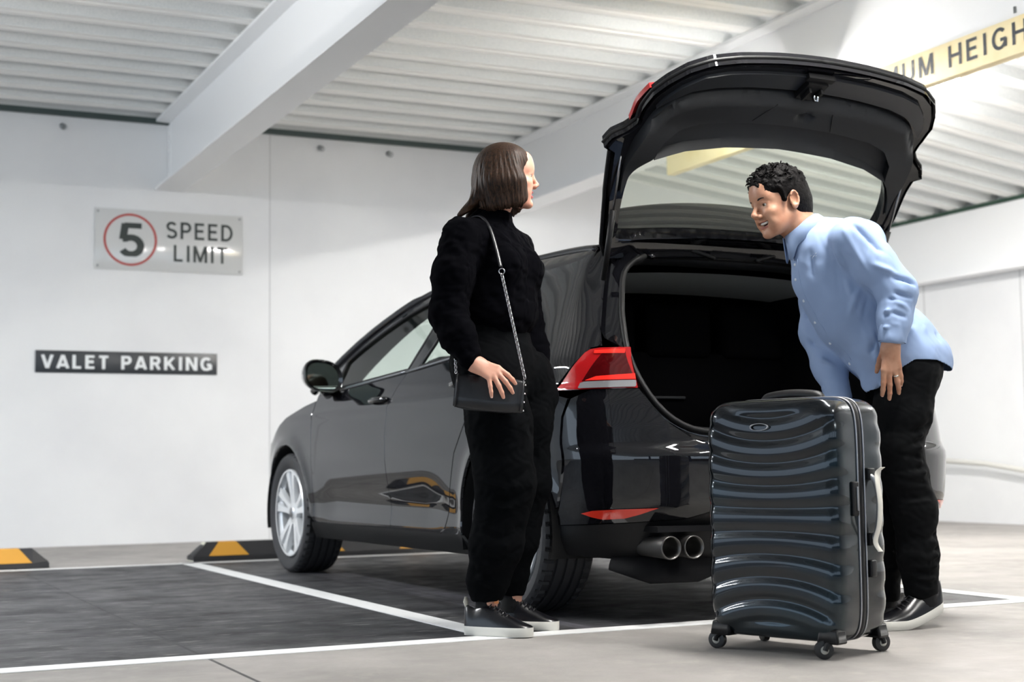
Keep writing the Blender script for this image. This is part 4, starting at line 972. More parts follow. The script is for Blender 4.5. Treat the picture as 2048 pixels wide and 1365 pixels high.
def sneaker(parent, heel, toe, w_=.094, h=.032, lift=0., upper=None, sole=None, high=.075, bend=None, trim=None):
    """low shoe from heel to toe (floor points in the parent's frame); lift raises the heel"""
    heel = np.array((*heel, 0.), float); toe = np.array((*toe, 0.), float); ax = toe-heel; L = np.linalg.norm(ax); f = ax/L; l = np.array((-f[1], f[0], 0)); n = 26
    def zz(t): return lift*max(0, 1-t/.62)**1.35 if lift else 0
    def wid(t): return w_*(.5*(.62+.38*math.sin(min(1, t/.72)*math.pi*.5)))*min(1, (1-((t-.0)/.0001 if t < 0 else 0)))*math.sqrt(max(.0, 1-max(0, (t-.72)/.28)**2.4))*math.sqrt(max(0, 1-max(0, (.10-t)/.10)**2.4))
    ts = [0.002, .01, .03, .06, .10]+list(np.linspace(.15, .72, 12))+[.78, .84, .89, .93, .96, .98, .992, .999]
    def ring(t, zs, k=1.):
        c = heel+ax*t; return [c+l*wid(t)*k*s_+np.array((0, 0, z+zz(t))) for s_, z in zs]
    so = MB().rings([ring(t, [(-.93, .0), (-1, .006), (-1, h-.003), (-.95, h), (.95, h), (1, h-.003), (1, .006), (.93, .0)]) for t in ts])
    up = MB(); rs = []
    for t in ts:
        top = float(np.interp(t, [0, .05, .16, .30, .42, .62, .82, .95, 1], [high-.004, high, high-.012, high+.005, high*.98, high*.70, high*.50, high*.40, h+.004])); w2 = wid(t)*.95; q = []
        for a in np.linspace(0, math.pi, 15):
            cx = math.cos(a); sn = math.sin(a); nar = float(np.interp(t, [0, .1, .35, .5, 1], [.60, .60, .55, .6, .8])); 
            wx = w2*(1-(1-nar)*sn**1.6); q.append(heel+ax*t+l*wx*math.copysign(abs(cx)**.55, cx)+np.array((0, 0, h-.004+(top-h)*sn**.75+zz(t))))
        rs.append(q)
    up.rings(rs, False, False); o = up.build('sneaker', upper, parent, ang=70); so.build('sole', sole, o, ang=40)
    # laces and eyelets
    mb = MB()
    for i, t in enumerate((.40, .46, .52, .58, .64)):
        top = float(np.interp(t, [.30, .42, .62, .82], [high+.005, high*.98, high*.70, high*.50])); c = heel+ax*t+np.array((0, 0, top-.002+zz(t)))
        MB().tube([c-l*.020+ax*.010-np.array((0, 0, .005)), c+np.array((0, 0, .0035)), c+l*.020-ax*.010-np.array((0, 0, .005))], .0026, 6).build('lace', trim or upper, o)
    return o
def world_of(o, loc, yaw=0.4478): o.location = loc; o.rotation_euler = (0, 0, -yaw)

# ------------------------------------------------------------------ the woman (frame: x to the right of the view, y away, z up)
SKIN = lambda: mat('skin_light', '#cf9a83', .5, sss=.12, spec=.4, bump=(260, .12, .0006), var=(22, '#cf9780', .45, .7))
def build_woman():
    F = Field((-.32, -.36, -.01), (.24, .30, 1.70), .0027)
    H = Head((.012, .004, 1.556), (.99, .10, .03), (-.06, 0, 1), .93)
    add_head(F, H, False, .2)
    nb = (-.062, .0, 1.375)
    F.chain([(-.012, .0, 1.50), (-.035, 0, 1.44), nb], [.044, .045, .056], .03)
    fw = unit((.85, -.53, 0)); rt = unit((-.53, -.85, 0))
    at = lambda r_, f_, z: np.array((-.045, 0, z))+rt*r_+fw*f_
    # trunk
    F.cap(at(-.10, 0, 1.32), at(.10, 0, 1.32), .060, .060, .04); F.ell(at(0, .01, 1.22), (.105, .135, .14), .04, 'add', np.array([fw, -rt, (0, 0, 1)]))
    F.ell(at(0, .0, 1.04), (.085, .115, .14), .05, 'add', np.array([fw, -rt, (0, 0, 1)])); F.ell(at(0, -.01, .90), (.105, .150, .12), .05, 'add', np.array([fw, -rt, (0, 0, 1)]))
    rs, re, rw = np.array((-.150, -.140, 1.325)), np.array((-.185, -.205, 1.06)), np.array((-.108, -.266, .893))
    ls, le, lw = np.array((.040, .145, 1.325)), np.array((.075, .205, 1.06)), np.array((.115, .150, .87))
    F.chain([rs, re, rw], [.043, .036, .026], .02); F.chain([ls, le, lw], [.043, .036, .026], .02)
    J = add_hand(F, rw, (.80, -.14, -.40), (.10, -.88, .42), (.40, .10, .90), .90, (.30, .28, .28, .26), (-.12, -.34, -.60, -.92), (.5, .45, -.75), .3)
    add_hand(F, lw, (.25, -.35, -.9), (.8, .4, .1), (.4, -.8, 0), .88, (.3,)*4)
    for hip, kn, an, tx in (((-.050, -.080, .88), (-.015, -.090, .48), (-.078, -.070, .075), (.045, -.125, .035)), ((.030, .080, .88), (.045, .085, .48), (.005, .090, .075), (.13, .050, .035))):
        F.chain([hip, kn, an], [.078, .050, .033], .03); F.cap((an[0]-.01, an[1], .055), ((an[0]+tx[0])/2, (an[1]+tx[1])/2, .038), .022, .012, .01); F.cap(((an[0]+tx[0])/2, (an[1]+tx[1])/2, .038), (tx[0]*.8+an[0]*.2, tx[1]*.8+an[1]*.2, .034), .014, .009, .01)
    V, Q = F.mesh(); V = relax(V, Q, 2, .4); L = H.loc(V)
    lip = (L[:, 0] > .078) & (abs(L[:, 1]) < .025) & (L[:, 2] > -.0800) & (L[:, 2] < -.0545); fm = lip[Q].all(1).astype(int)
    W = np_mesh('person', V, Q, [SKIN(), mat('lips', '#b5686a', .4, spec=.4)], None, midx=fm)
    tag(W, 'woman in black turtleneck and trousers with a shoulder bag, looking at the man', 'person'); world_of(W, (-1.1428, -.5884, .0032))
    face_parts(H, W, '#3b2a20', '#4a3527', (1, 0, -.12), False); nails(J, (.10, -.88, .42), W, mat('nail', '#e3b7a8', .25, coat=.6), .90)
    # --- jumper
    knit = mat('black_knit', (.0012, .0012, .0020), 1., spec=.03, bump=(420, .3, .001))
    F = Field((-.34, -.36, .82), (.24, .34, 1.50), .0045)
    AX = np.array([fw, -rt, (0, 0, 1)])
    F.cap(at(-.105, -.005, 1.330), at(.105, -.005, 1.330), .066, .066, .05); F.ell(at(0, .015, 1.23), (.122, .155, .16), .05, 'add', AX)
    F.ell(at(-.0, .02, 1.10), (.118, .150, .14), .06, 'add', AX); F.ell(at(0, .012, 1.075), (.128, .155, .065), .03, 'add', AX)
    F.ell(at(-.07, .095, 1.235), (.055,)*3, .05); F.ell(at(.07, .095, 1.235), (.055,)*3, .05)
    F.chain([(-.030, 0, 1.444), (-.045, 0, 1.40), nb], [.0525, .057, .072], .03)
    F.plane((-.02, 0, 1.436), (.10, 0, 1), .004, (-.12, -.09, 1.42), (.06, .09, 1.5))
    F.chain([rs+(0, 0, .004), (rs+re)/2+(-.008, -.012, 0), re+(-.004, 0, 0), (re+rw)/2+(-.010, 0, .01), rw+(-.012, 0, .018)], [.066, .066, .060, .056, .040], .03)
    F.chain([ls, (ls+le)/2, le, (le+lw)/2, lw+(0, 0, .02)], [.062, .060, .056, .052, .040], .03)
    F.plane(rw+np.array((.004, 0, -.002)), (.75, -.2, -.6), .004, (-.20, -.33, .82), (-.02, -.18, .96))
    V, Q = F.mesh(); V = relax(V, Q, 2, .4); N = vnorm(V, Q)
    rv = np.random.RandomState(3); sg = []
    for i in range(9): z = 1.30-.045*i; sg.append(((-.25, -.20, z-.02), (-.13, -.24, z+.03*rv.randn()*.3), .012, .004*(1 if i % 2 else -1)))
    sg += [((.02, -.12, 1.30), (.10, -.10, 1.12), .016, .005), ((-.02, -.16, 1.27), (.05, -.15, 1.05), .014, -.005), ((.06, -.13, 1.10), (.14, -.06, 1.06), .012, .006), ((-.06, -.17, 1.14), (.04, -.17, 1.03), .013, .005), ((-.25, -.20, 1.08), (-.15, -.26, 1.04), .014, -.007), ((-.22, -.22, 1.04), (-.12, -.28, .98), .012, .006)]
    V = folds(V, N, sg)+N*(.003*wnoise(V, 26, 2)+.002*wnoise(V, 60, 5))[:, None]
    np_mesh('turtleneck_jumper', V, Q, knit, W)
    # --- trousers
    tw = mat('black_twill', (.0014, .0017, .0022), .95, spec=.05, bump=(500, .2, .0006))
    F = Field((-.26, -.30, .09), (.24, .30, 1.10), .0045)
    F.ell(at(0, .0, 1.03), (.112, .140, .05), .03, 'add', AX); F.ell(at(0, .0, .90), (.138, .172, .16), .05, 'add', AX)
    F.chain([(-.055, -.085, .86), (-.030, -.100, .70), (-.010, -.105, .50), (-.040, -.100, .30), (-.072, -.080, .175), (-.075, -.073, .125)], [.108, .108, .098, .086, .066, .050], .03)
    F.chain([(.050, .080, .86), (.055, .085, .70), (.055, .085, .50), (.025, .085, .30), (.000, .088, .175), (.004, .090, .135)], [.105, .098, .086, .074, .058, .050], .03)
    F.cap((.10, .13, .90), (.125, .10, .80), .045, .045, .05)
    F.plane((0, 0, 1.058), (0, 0, 1), .004, (-.26, -.3, 1.03), (.24, .3, 1.10)); F.plane((0, 0, .112), (0, 0, -1), .004, (-.26, -.3, .09), (.24, .3, .13))
    V, Q = F.mesh(); V = relax(V, Q, 2, .4); N = vnorm(V, Q)
    sg = []
    for (cx, cy, z0) in ((-.04, -.18, .20), (-.03, -.19, .26), (-.02, -.20, .33), (0, -.21, .45), (.01, -.21, .52), (-.02, -.20, .60)):
        sg += [((cx-.09, cy+.05, z0+.02), (cx, cy, z0-.015), .013, .008), ((cx, cy, z0-.01), (cx+.08, cy+.05, z0+.035), .012, .007), ((cx-.08, cy+.05, z0-.012), (cx+.03, cy, z0-.035), .010, -.006)]
    sg += [((-.05, -.20, .84), (-.04, -.21, .62), .008, .004), ((.02, -.19, .95), (.06, -.16, .70), .010, .005), ((-.14, -.15, .92), (-.10, -.18, .78), .012, .006), ((.08, .0, .62), (.12, .05, .50), .015, .007), ((.0, -.20, .75), (.09, -.13, .66), .012, .006)]
    V = folds(V, N, sg)+N*(.0035*wnoise(V, 22, 8, (1, 1, .6))+.0015*wnoise(V, 70, 9))[:, None]
    T = np_mesh('trousers', V, Q, tw, W)
    MB().rings([[tuple(at(0, 0, z)+fw*(.110+e)*math.cos(a)+rt*(.138+e)*math.sin(a)) for a in [2*math.pi*k/40 for k in range(40)]] for z, e in ((1.022, .002), (1.022, .007), (1.060, .005), (1.060, .0))]).build('waistband', tw, W)
    # --- bob of hair: shell of strands round the skull
    hm = mat('brown_hair', '#2c1a10', .55, spec=.2, bump=(0, 0, 0) and None)
    nt = hm.node_tree; b = nt.nodes['Principled BSDF']; tc = nt.nodes.new('ShaderNodeTexCoord'); mp = nt.nodes.new('ShaderNodeMapping'); mp.inputs['Scale'].default_value = (300, 300, 9)
    nz = nt.nodes.new('ShaderNodeTexNoise'); nz.inputs['Scale'].default_value = 1; nz.inputs['Detail'].default_value = 3; bm_ = nt.nodes.new('ShaderNodeBump'); bm_.inputs['Strength'].default_value = .6; bm_.inputs['Distance'].default_value = .0012
    cr = nt.nodes.new('ShaderNodeValToRGB'); cr.color_ramp.elements[0].position = .35; cr.color_ramp.elements[0].color = (*srgb('#150d09'), 1); cr.color_ramp.elements[1].position = .72; cr.color_ramp.elements[1].color = (*srgb('#3f2a1b'), 1)
    for a_, b_ in ((tc.outputs['Object'], mp.inputs[0]), (mp.outputs[0], nz.inputs['Vector']), (nz.outputs['Fac'], bm_.inputs['Height']), (bm_.outputs[0], b.inputs['Normal']), (nz.outputs['Fac'], cr.inputs[0]), (cr.outputs[0], b.inputs['Base Color'])): nt.links.new(a_, b_)
    F = Field((-.24, -.16, 1.37), (.14, .18, 1.70), .0032); p = H.p
    E = lambda c, r, k=.02, op='add': F.ell(p(*c), np.array(r)*H.s, k, op, H.ax)
    E((-.016, 0, .044), (.107, .091, .090)); E((-.040, 0, -.01), (.095, .096, .085), .03)
    for s_ in (-1, 1):
        for i, (x0, z0, x1, y1, z1, r0, r1) in enumerate([(.018, .066, .040, .076, -.088, .022, .012), (.010, .06, .030, .083, -.100, .026, .013), (.0, .05, .015, .086, -.112, .034, .015), (-.035, .04, -.03, .086, -.118, .036, .016), (-.06, .03, -.075, .070, -.120, .036, .017)]):
            F.cap(p(x0, s_*.050, z0), p((x0+x1)/2+.0, s_*(y1+.006), -.03), r0*H.s, (r0+r1)/2*H.s+.003, .02); F.cap(p((x0+x1)/2, s_*(y1+.006), -.03), p(x1, s_*y1, z1+.006), (r0+r1)/2*H.s+.003, (r1+.006)*H.s, .03)
    for y in (-.055, -.02, .02, .055):
        F.cap(p(-.075, y*.8, .02), p(-.118, y, -.08), .036, .024, .02); F.cap(p(-.118, y, -.08), p(-.155-.04*(y < 0), y*1.15, -.135-.012*(y < 0)), .022, .006, .012)
    E((.100, 0, -.035), (.060, .062, .085), .008, 'sub'); E((.098, 0, -.005), (.058, .12, .060), .010, 'sub')
    E((.05, 0, -.13), (.08, .075, .05), .012, 'sub'); E((.115, 0, .02), (.06, .06, .05), .01, 'sub')
    V, Q = F.mesh(); V = relax(V, Q, 2, .4); N = vnorm(V, Q); L = H.loc(V); an = np.arctan2(L[:, 1], L[:, 0])
    w_ = np.sin(an*38+6*L[:, 2]*10)+.7*np.sin(an*71+3+L[:, 2]*20)+.5*np.sin(an*17+1)
    V = V+N*(.0008*w_*np.clip((.10-L[:, 2])/.06, .15, 1))[:, None]
    V[:, 2] += np.where(L[:, 2] < -.08, .002*np.sin(an*23)+.0015*np.sin(an*51+1), 0)
    hr = np_mesh('bob_hair', V, Q, hm, W)
    hl = mat('hair_ends', '#6b4a2c', .45, spec=.35); rnd = random.Random(5)
    for s_ in (-1, 1):                                            # ends turned under along the jaw and the nape
        for i in range(15):
            x = .040-.011*i; y = s_*(.079-.0004*max(0, i-6)**1.5); z = -.088-.0022*i; q_ = rnd.uniform(-.004, .004)
            P = [p(x, y, z+.030), p(x+.002, y+s_*.005, z+.010), p(x+.006, y+s_*.003, z-.004+q_), p(x+.012, y-s_*.006, z-.010+q_), p(x+.016, y-s_*.014, z-.006)]
            MB().tube(catmull(P, 5), [.0010+.0052*math.sin(math.pi*min(1, (k+1)/16))**.7 for k in range(20)]+[.0008], 7).build('hair_curl', hl if i < 7 else hm, hr)
    # --- shoes
    lea = mat('black_leather', (.006, .006, .008), .28, spec=.6, bump=(40, .25, .002)); so = mat('white_sole', '#d5d3cb', .45)
    sk = mat('black_sock', (.004, .004, .005), .95)
    MB().tube([(-.076, -.072, .20), (-.078, -.070, .10), (-.080, -.074, .055)], [.034, .036, .036], 16).build('sock', sk, W); MB().tube([(.003, .09, .20), (.004, .09, .10), (.004, .086, .055)], [.034, .036, .036], 16).build('sock', sk, W)
    s1 = sneaker(W, (-.150, -.060), (.075, -.158), .088, .030, 0, lea, so, .102, trim=lea)
    s2 = sneaker(W, (-.060, .115), (.166, .030), .088, .030, 0, lea, so, .102, trim=lea)
    MB().tube([(-.142, -.063, .088), (-.147, -.061, .108), (-.146, -.061, .124)], [.009, .012, .006], 8, flat=.4).build('heel_tab', mat('heel_white', '#cfcabc', .5), s1)
    MB().box(-.052, -.112, .104, -.036, -.104, .117, .002).build('tongue_label', mat('tan_label', '#b5723f', .5), s1)
    # --- shoulder bag, its own thing
    bl = mat('bag_leather', (.010, .010, .012), .36, spec=.5, bump=(120, .3, .0012)); ch = mat('bag_metal', (.42, .41, .42), .25, 1.)
    B = thing('handbag', 'small black leather bag hanging on a chain at the woman\'s hip', 'bag', (-1.1428, -.5884, 0), -.4478)
    c0 = Vector((-.058, -.236, .798)); X = Vector((.985, .0, -.105)).normalized(); Z = Vector((.10, 0, .99)).normalized(); Y = Vector((0, 1, 0)); mb = MB(); rs_ = []
    for t in np.linspace(-1, 1, 15):
        e = 1-.10*abs(t)**6; y0 = .026*(1-.35*abs(t)**4); rs_.append([c0+X*.114*t+Y*(y0*sy)*(1.0 if sz < 0 else .55)*e+Z*(.056*sz*e-.004*(1-t*t)*(sz < 0)) for sy, sz in [(-.6, -1), (-1, -.85), (-1.05, -.3), (-.95, .4), (-.8, .85), (-.3, 1), (.3, 1), (.8, .85), (1, .4), (1.1, -.3), (1, -.85), (.6, -1)]])
    mb.rings(rs_); mb.build('bag_body', bl, B, ang=60)
    for t in (-.93, .95):
        MB().tube([c0+X*.114*t+Y*y+Z*z for y, z in ((-.016, .056), (-.027, .02), (-.029, -.02), (-.024, -.054))], .003, 6).build('piping', bl, B)
    for t in (-1, 1):
        for z in (-.048, -.02, .008, .036):
            if t > 0: MB().lathe([(0, .006), (.0035, .004), (.004, 0)], 8, 'z', tuple(c0+X*.1155*t+Y*-.008+Z*z)).build('stud', ch, B)
    # strap: leather over the shoulder, chain below the ring
    top = np.array((-.083, -.060, 1.405)); ring = Vector((-.012, -.222, 1.202)); cb = c0+X*.112+Z*.060
    st = catmull([(-.16, .02, 1.335), (-.13, -.04, 1.400), (-.085, -.075, 1.412), (-.052, -.125, 1.365), (-.028, -.178, 1.28), (-.015, -.212, 1.218)], 6)
    MB().tube(st, .0072, 8, flat=.45).build('shoulder_strap', bl, B)
    MB().tube([ring+Vector((.0095*math.cos(a), 0, .0095*math.sin(a))) for a in [k*math.pi/8 for k in range(16)]], .0024, 6, loop=True).build('ring', ch, B)
    def chain_(a, b, sag, nm):
        a, b = Vector(a), Vector(b); L_ = (b-a).length; n = int(L_/.0088)
        mb = MB()
        for i in range(n):
            t = (i+.5)/n; c = a.lerp(b, t)+Vector((0, -sag*math.sin(math.pi*t), 0)); d = (b-a).normalized(); u = d.orthogonal().normalized(); v = d.cross(u)
            if i % 2: u = v
            mb.tube([c+d*.0075*math.cos(q)+u*.0052*math.sin(q) for q in [k*math.pi/5 for k in range(10)]], .0019, 5, loop=True)
        o = mb.build(nm, ch, B); o['kind'] = 'stuff'
    chain_(ring-Vector((0, 0, .01)), cb, .012, 'chain'); chain_((-.168, -.20, .93), c0-X*.113+Z*.058, 0, 'chain')
build_woman()

# ------------------------------------------------------------------ the man, bending towards the boot (faces -x of his frame)
def build_man():
    skin = mat('skin_tan', '#b98a6f', .45, sss=.10, spec=.45, bump=(240, .15, .0006), var=(26, '#a87459', .45, .7))
    F = Field((-.60, -.40, -.01), (.24, .34, 1.62), .0028)
    H = Head((-.428, -.010, 1.468), (-.93, -.36, -.16), (-.30, .0, .95), .99)
    H = Head((-.432, -.015, 1.468), (-.90, -.40, -.20), (-.22, -.02, .97), .99)
    add_head(F, H, True, 1.)
    F.chain([(-.395, .005, 1.435), (-.355, .0, 1.385), (-.315, .0, 1.345)], [.056, .058, .064], .03)
    ls, le, lw = np.array((-.222, -.175, 1.305)), np.array((-.085, -.225, 1.125)), np.array((-.116, -.255, .948))
    rs, re, rw = np.array((-.245, .175, 1.270)), np.array((-.270, .150, 1.03)), np.array((-.232, .020, .768))
    F.cap(ls+(.03, .05, 0), rs+(0, -.05, 0), .068, .068, .05); F.cap((-.22, 0, 1.25), (-.12, 0, 1.10), .13, .115, .05, flat=(.75, 0, .65), fk=.8); F.cap((-.12, 0, 1.10), (.0, 0, .92), .115, .12, .05, flat=(.8, 0, .5), fk=.8)
    F.chain([ls, le, lw], [.048, .040, .029], .02); F.chain([rs, re, rw], [.048, .040, .029], .02)
    J = add_hand(F, lw, (-.02, .04, -1), (.10, -1, -.04), (-1, -.12, .06), .98, (.16, .16, .24, .30), (-.02, -.10, -.34, -.30), (.12, .75, -.75), .2)
    add_hand(F, rw, (-.15, -.25, -1), (-.9, -.3, .2), (.2, -1, .2), .95, (.5,)*4)
    for hip, kn, an, tx in (((-.01, -.085, .88), (-.045, -.105, .52), (.005, -.085, .10), (-.10, -.125, .03)), ((-.01, .085, .88), (-.085, .09, .50), (-.085, .07, .09), (-.20, .04, .03))):
        F.chain([hip, kn, an], [.080, .052, .036], .03); m_ = ((an[0]+tx[0])/2, (an[1]+tx[1])/2, .042); F.cap((an[0], an[1], an[2]-.02), m_, .026, .016, .01); F.cap(m_, (tx[0]*.8+an[0]*.2, tx[1]*.8+an[1]*.2, .036), .016, .010, .01)
    V, Q = F.mesh(); V = relax(V, Q, 2, .4); L = H.loc(V)
    lip = ((L[:, 0] > .079) & (abs(L[:, 1]) < .024) & (L[:, 2] > -.0835) & (L[:, 2] < -.055))[Q].all(1)
    midx = lip.astype(int)
    W = np_mesh('person', V, Q, [skin, mat('lips_man', '#a5685a', .45)], None, midx=midx)
    tag(W, 'man in light blue shirt and black trousers bending towards the open boot, smiling', 'person'); world_of(W, (.1492, -1.1147, .001))
    face_parts(H, W, '#4a3a24', '#1d1512', (1, .0, -.03), True); nails(J, (.10, -1, -.04), W, mat('nail', '#e3b7a8', .25, coat=.6), .98)
    p = H.p
    MB().tube([p(.068, -.021, -.0590), p(.0800, -.012, -.0630), p(.0830, 0, -.0635), p(.0800, .012, -.0630), p(.068, .021, -.0590)], [.0036, .0046, .0048, .0046, .0036], 8).build('teeth', mat('teeth', '#e9e4da', .2, coat=.5), W)
    MB().tube([p(.064, -.018, -.067), p(.070, 0, -.070), p(.064, .018, -.067)], [.007, .009, .007], 8).build('mouth_inside', mat('mouth_inside', '#3a1414', .6), W)
    js = J[2]; c = js[0]*.50+js[1]*.50; d = unit(js[1]-js[0]); u = unit(np.cross(d, (0, 1, 0))); v = np.cross(d, u)
    ringm = mat('ring_metal', (.72, .68, .60), .18, 1.)
    MB().rings([[c+d*h_+(u*math.cos(a)+v*math.sin(a))*r_ for a in [2*math.pi*k/24 for k in range(24)]] for h_, r_ in ((-.003, .0092), (-.003, .0107), (.003, .0107), (.003, .0092))], True, False, True).build('wedding_ring', ringm, W)
    # hair: short dark waves
    hm = mat('dark_hair', '#070505', .65, spec=.1, bump=(160, .8, .003))
    F = Field((-.62, -.16, 1.38), (-.26, .14, 1.66), .0026)
    E = lambda c, r, k=.015, op='add': F.ell(p(*c), np.array(r)*H.s, k, op, H.ax)
    E((-.012, 0, .050), (.108, .086, .090)); E((-.045, 0, .0), (.085, .083, .085), .02); E((-.070, 0, -.045), (.046, .060, .045), .02)
    for s_ in (-1, 1): F.cap(p(.035, s_*.070, .040), p(.022, s_*.076, -.002), .014, .009, .012)
    E((.120, 0, -.010), (.062, .080, .090), .008, 'sub')
    for s_ in (-1, 1): E((.068, s_*.078, .010), (.040, .022, .042), .008, 'sub'); E((-.004, s_*.082, -.016), (.021, .020, .036), .006, 'sub'); E((.03, s_*.078, -.055), (.055, .030, .050), .008, 'sub')
    E((.02, 0, -.12), (.09, .10, .05), .01, 'sub')
    V, Q = F.mesh(); V = relax(V, Q, 1, .4); N = vnorm(V, Q); L = H.loc(V); top = np.clip((L[:, 2]-.02)/.06, .15, 1)
    V = V+N*((.0048*wnoise(V, 75, 4)+.0035*wnoise(V, 130, 6)+.0016*wnoise(V, 260, 7))*top)[:, None]
    hr = np_mesh('short_hair', V, Q, hm, W); rnd = random.Random(2)
    for i in range(150):
        a = rnd.uniform(-2.6, 2.6); e = rnd.uniform(.15, 1.35); dx, dy, dz = math.cos(e)*math.cos(a), math.cos(e)*math.sin(a), math.sin(e)
        if dx > .75 and dz < .35: continue
        b = Vector(p(-.012+.104*dx, .083*dy, .050+.088*dz)); t_ = Vector(H.f*(.5+rnd.uniform(-.4, .4))+H.l*rnd.uniform(-.6, .6)+H.u*rnd.uniform(-.1, .2)).normalized(); o_ = (b-Vector(H.c)).normalized()
        MB().tube(catmull([b-o_*.004, b+o_*.006+t_*.006, b+o_*.005+t_*.016, b-o_*.001+t_*.022], 3), [.0028, .0028, .0027, .0026, .0025, .0023, .002, .0017, .0011, .0005], 5).build('hair_lock', hm, hr)
    # --- shirt
    sh = mat('blue_shirt', '#8b9fc0', .7, spec=.25, bump=(900, .10, .0003))
    F = Field((-.46, -.40, .72), (.24, .34, 1.50), .0042)
    F.cap(ls+(.05, .05, .0), rs+(.02, -.045, 0), .076, .076, .06)
    F.cap((-.315, 0, 1.330), (-.255, .0, 1.29), .078, .11, .05)
    F.chain([(-.225, -.01, 1.245), (-.165, .0, 1.12), (-.095, 0, .99), (-.035, 0, .905)], [.160, .158, .150, .148], .05, flat=(.80, 0, .60), fk=.84)
    F.cap((-.255, .0, 1.20), (-.195, 0, 1.06), .125, .115, .04)
    F.cap((-.02, -.04, .97), (.030, -.03, .905), .110, .115, .05); F.cap((-.09, -.10, .95), (-.01, -.105, .905), .080, .078, .05)
    F.cap((-.115, -.05, .93), (-.135, -.07, .83), .070, .036, .03); F.cap((-.12, -.09, .88), (-.150, -.10, .805), .034, .014, .02, flat=(1, .4, 0), fk=.5); F.cap((-.10, -.11, .88), (-.115, -.125, .825), .030, .012, .02, flat=(1, .4, 0), fk=.5)
    F.chain([ls+(.01, -.002, .006), ls*.5+le*.5+(.012, -.004, 0), le+(.004, -.003, .0), le*.5+lw*.5+(.004, 0, 0), lw+(.004, 0, .020)], [.074, .066, .060, .052, .043], .03)
    F.chain([rs+(0, 0, .0), rs*.5+re*.5, re, re*.5+rw*.5, rw+(0, 0, .02)], [.080, .070, .062, .052, .042], .03)
    # hem: cut by two sloping planes (rises at the side, drops front and back)
    lo, hi = (-.26, -.40, .72), (.24, .34, .96)
    F.plane(lw+np.array((0, 0, .003)), (-.05, .0, -1), .003, (-.16, -.40, .80), (.05, -.205, .985))
    V, Q = F.mesh()
    hemz = np.interp(V[:, 0], [-.25, -.165, -.12, -.06, -.02, .06, .12, .16, .2], [.80, .795, .815, .875, .900, .898, .880, .862, .855]); C_ = V[Q].mean(1); hz = hemz[Q].mean(1)
    sleeve = (C_[:, 1] < -.215) | (C_[:, 0] < -.19) & (C_[:, 2] < 1.0)
    body_ = ~((C_[:, 2] < hz) & ~sleeve)
    used, inv = np.unique(Q[body_], return_inverse=True); V = V[used]; Q = inv.reshape(-1, 4)
    EE = np.sort(np.concatenate([Q[:, [0, 1]], Q[:, [1, 2]], Q[:, [2, 3]], Q[:, [3, 0]]]), axis=1); ue, cn = np.unique(EE, axis=0, return_counts=True); bv = np.unique(ue[cn == 1])
    bz = np.interp(V[bv, 0], [-.25, -.165, -.12, -.06, -.02, .06, .12, .16, .2], [.80, .795, .815, .875, .900, .898, .880, .862, .855]); nr = abs(V[bv, 2]-bz) < .02; V[bv[nr], 2] = bz[nr]
    V = relax(V, Q, 2, .4); N = vnorm(V, Q); sg = []
    K = lambda a, b, w_, h: sg.append((a, b, w_, h))
    # long creases radiating from armpit and elbow, pull lines over the back and the belly
    K((-0.225, -.24, 1.36), (-0.135, -.27, 1.25), .014, .008); K((-0.255, -.23, 1.34), (-0.185, -.25, 1.20), .012, -.007); K((-0.185, -.24, 1.39), (-0.085, -.26, 1.30), .014, .008)
    K((-0.155, -.28, 1.28), (-0.025, -.30, 1.20), .014, .009); K((-0.175, -.26, 1.22), (-0.055, -.31, 1.15), .012, -.008); K((-0.115, -.29, 1.17), (-0.005, -.28, 1.14), .012, .010); K((-0.125, -.30, 1.12), (-0.025, -.29, 1.09), .011, .008)
    K((-0.135, -.30, 1.10), (-0.035, -.30, 1.05), .010, -.007); K((-0.145, -.30, 1.06), (-0.065, -.30, 1.03), .010, .006); K((-0.155, -.30, 1.02), (-0.075, -.31, 1.0), .009, -.005)
    K((-0.275, -.20, 1.30), (-0.225, -.17, 1.12), .014, -.009); K((-0.295, -.18, 1.24), (-0.255, -.16, 1.05), .016, .008); K((-0.195, -.17, 1.15), (-0.255, -.15, .97), .014, -.008); K((-0.165, -.18, 1.12), (-0.215, -.16, .93), .013, .008)
    K((-0.075, -.17, 1.08), (-0.185, -.16, .90), .014, .009); K((-0.055, -.17, 1.05), (-0.155, -.16, .88), .012, -.008); K((-0.005, -.15, 1.05), (-0.055, -.17, .92), .014, .007); K((0.025, -.13, 1.02), (0.005, -.16, .90), .014, -.006); K((0.100, -.10, 1.05), (0.065, -.12, .90), .014, .006)
    K((-0.330, -.10, 1.30), (-0.355, -.13, 1.14), .016, .006); K((-0.355, -.15, 1.28), (-0.315, -.16, 1.12), .014, -.006)
    K((-0.330, .12, 1.1), (-0.220, .08, .98), .012, .008); K((-0.330, .10, 1.0), (-0.200, .03, .90), .012, .007); K((-0.300, .05, .93), (-0.200, -.03, .86), .010, -.006)
    for i_, (x_, z_) in enumerate(((-.10, 1.09), (-.105, 1.065), (-.11, 1.035), (-.115, 1.01))): K((x_-.045, -.285, z_+.010*(-1)**i_), (x_+.040, -.285, z_-.008), .0075, .0055*(-1)**i_)
    K((-.20, -.20, 1.20), (-.10, -.22, 1.0), .010, .006); K((-.16, -.18, 1.05), (-.12, -.17, .88), .009, .006); K((-.05, -.17, 1.0), (-.09, -.16, .90), .009, -.006); K((.02, -.14, 1.02), (-.03, -.15, .91), .009, .005)
    V = folds(V, N, [(a_, b_, w_*.75, h_*1.7) for a_, b_, w_, h_ in sg])+N*(.0026*wnoise(V, 16, 11)+.0010*wnoise(V, 46, 12))[:, None]
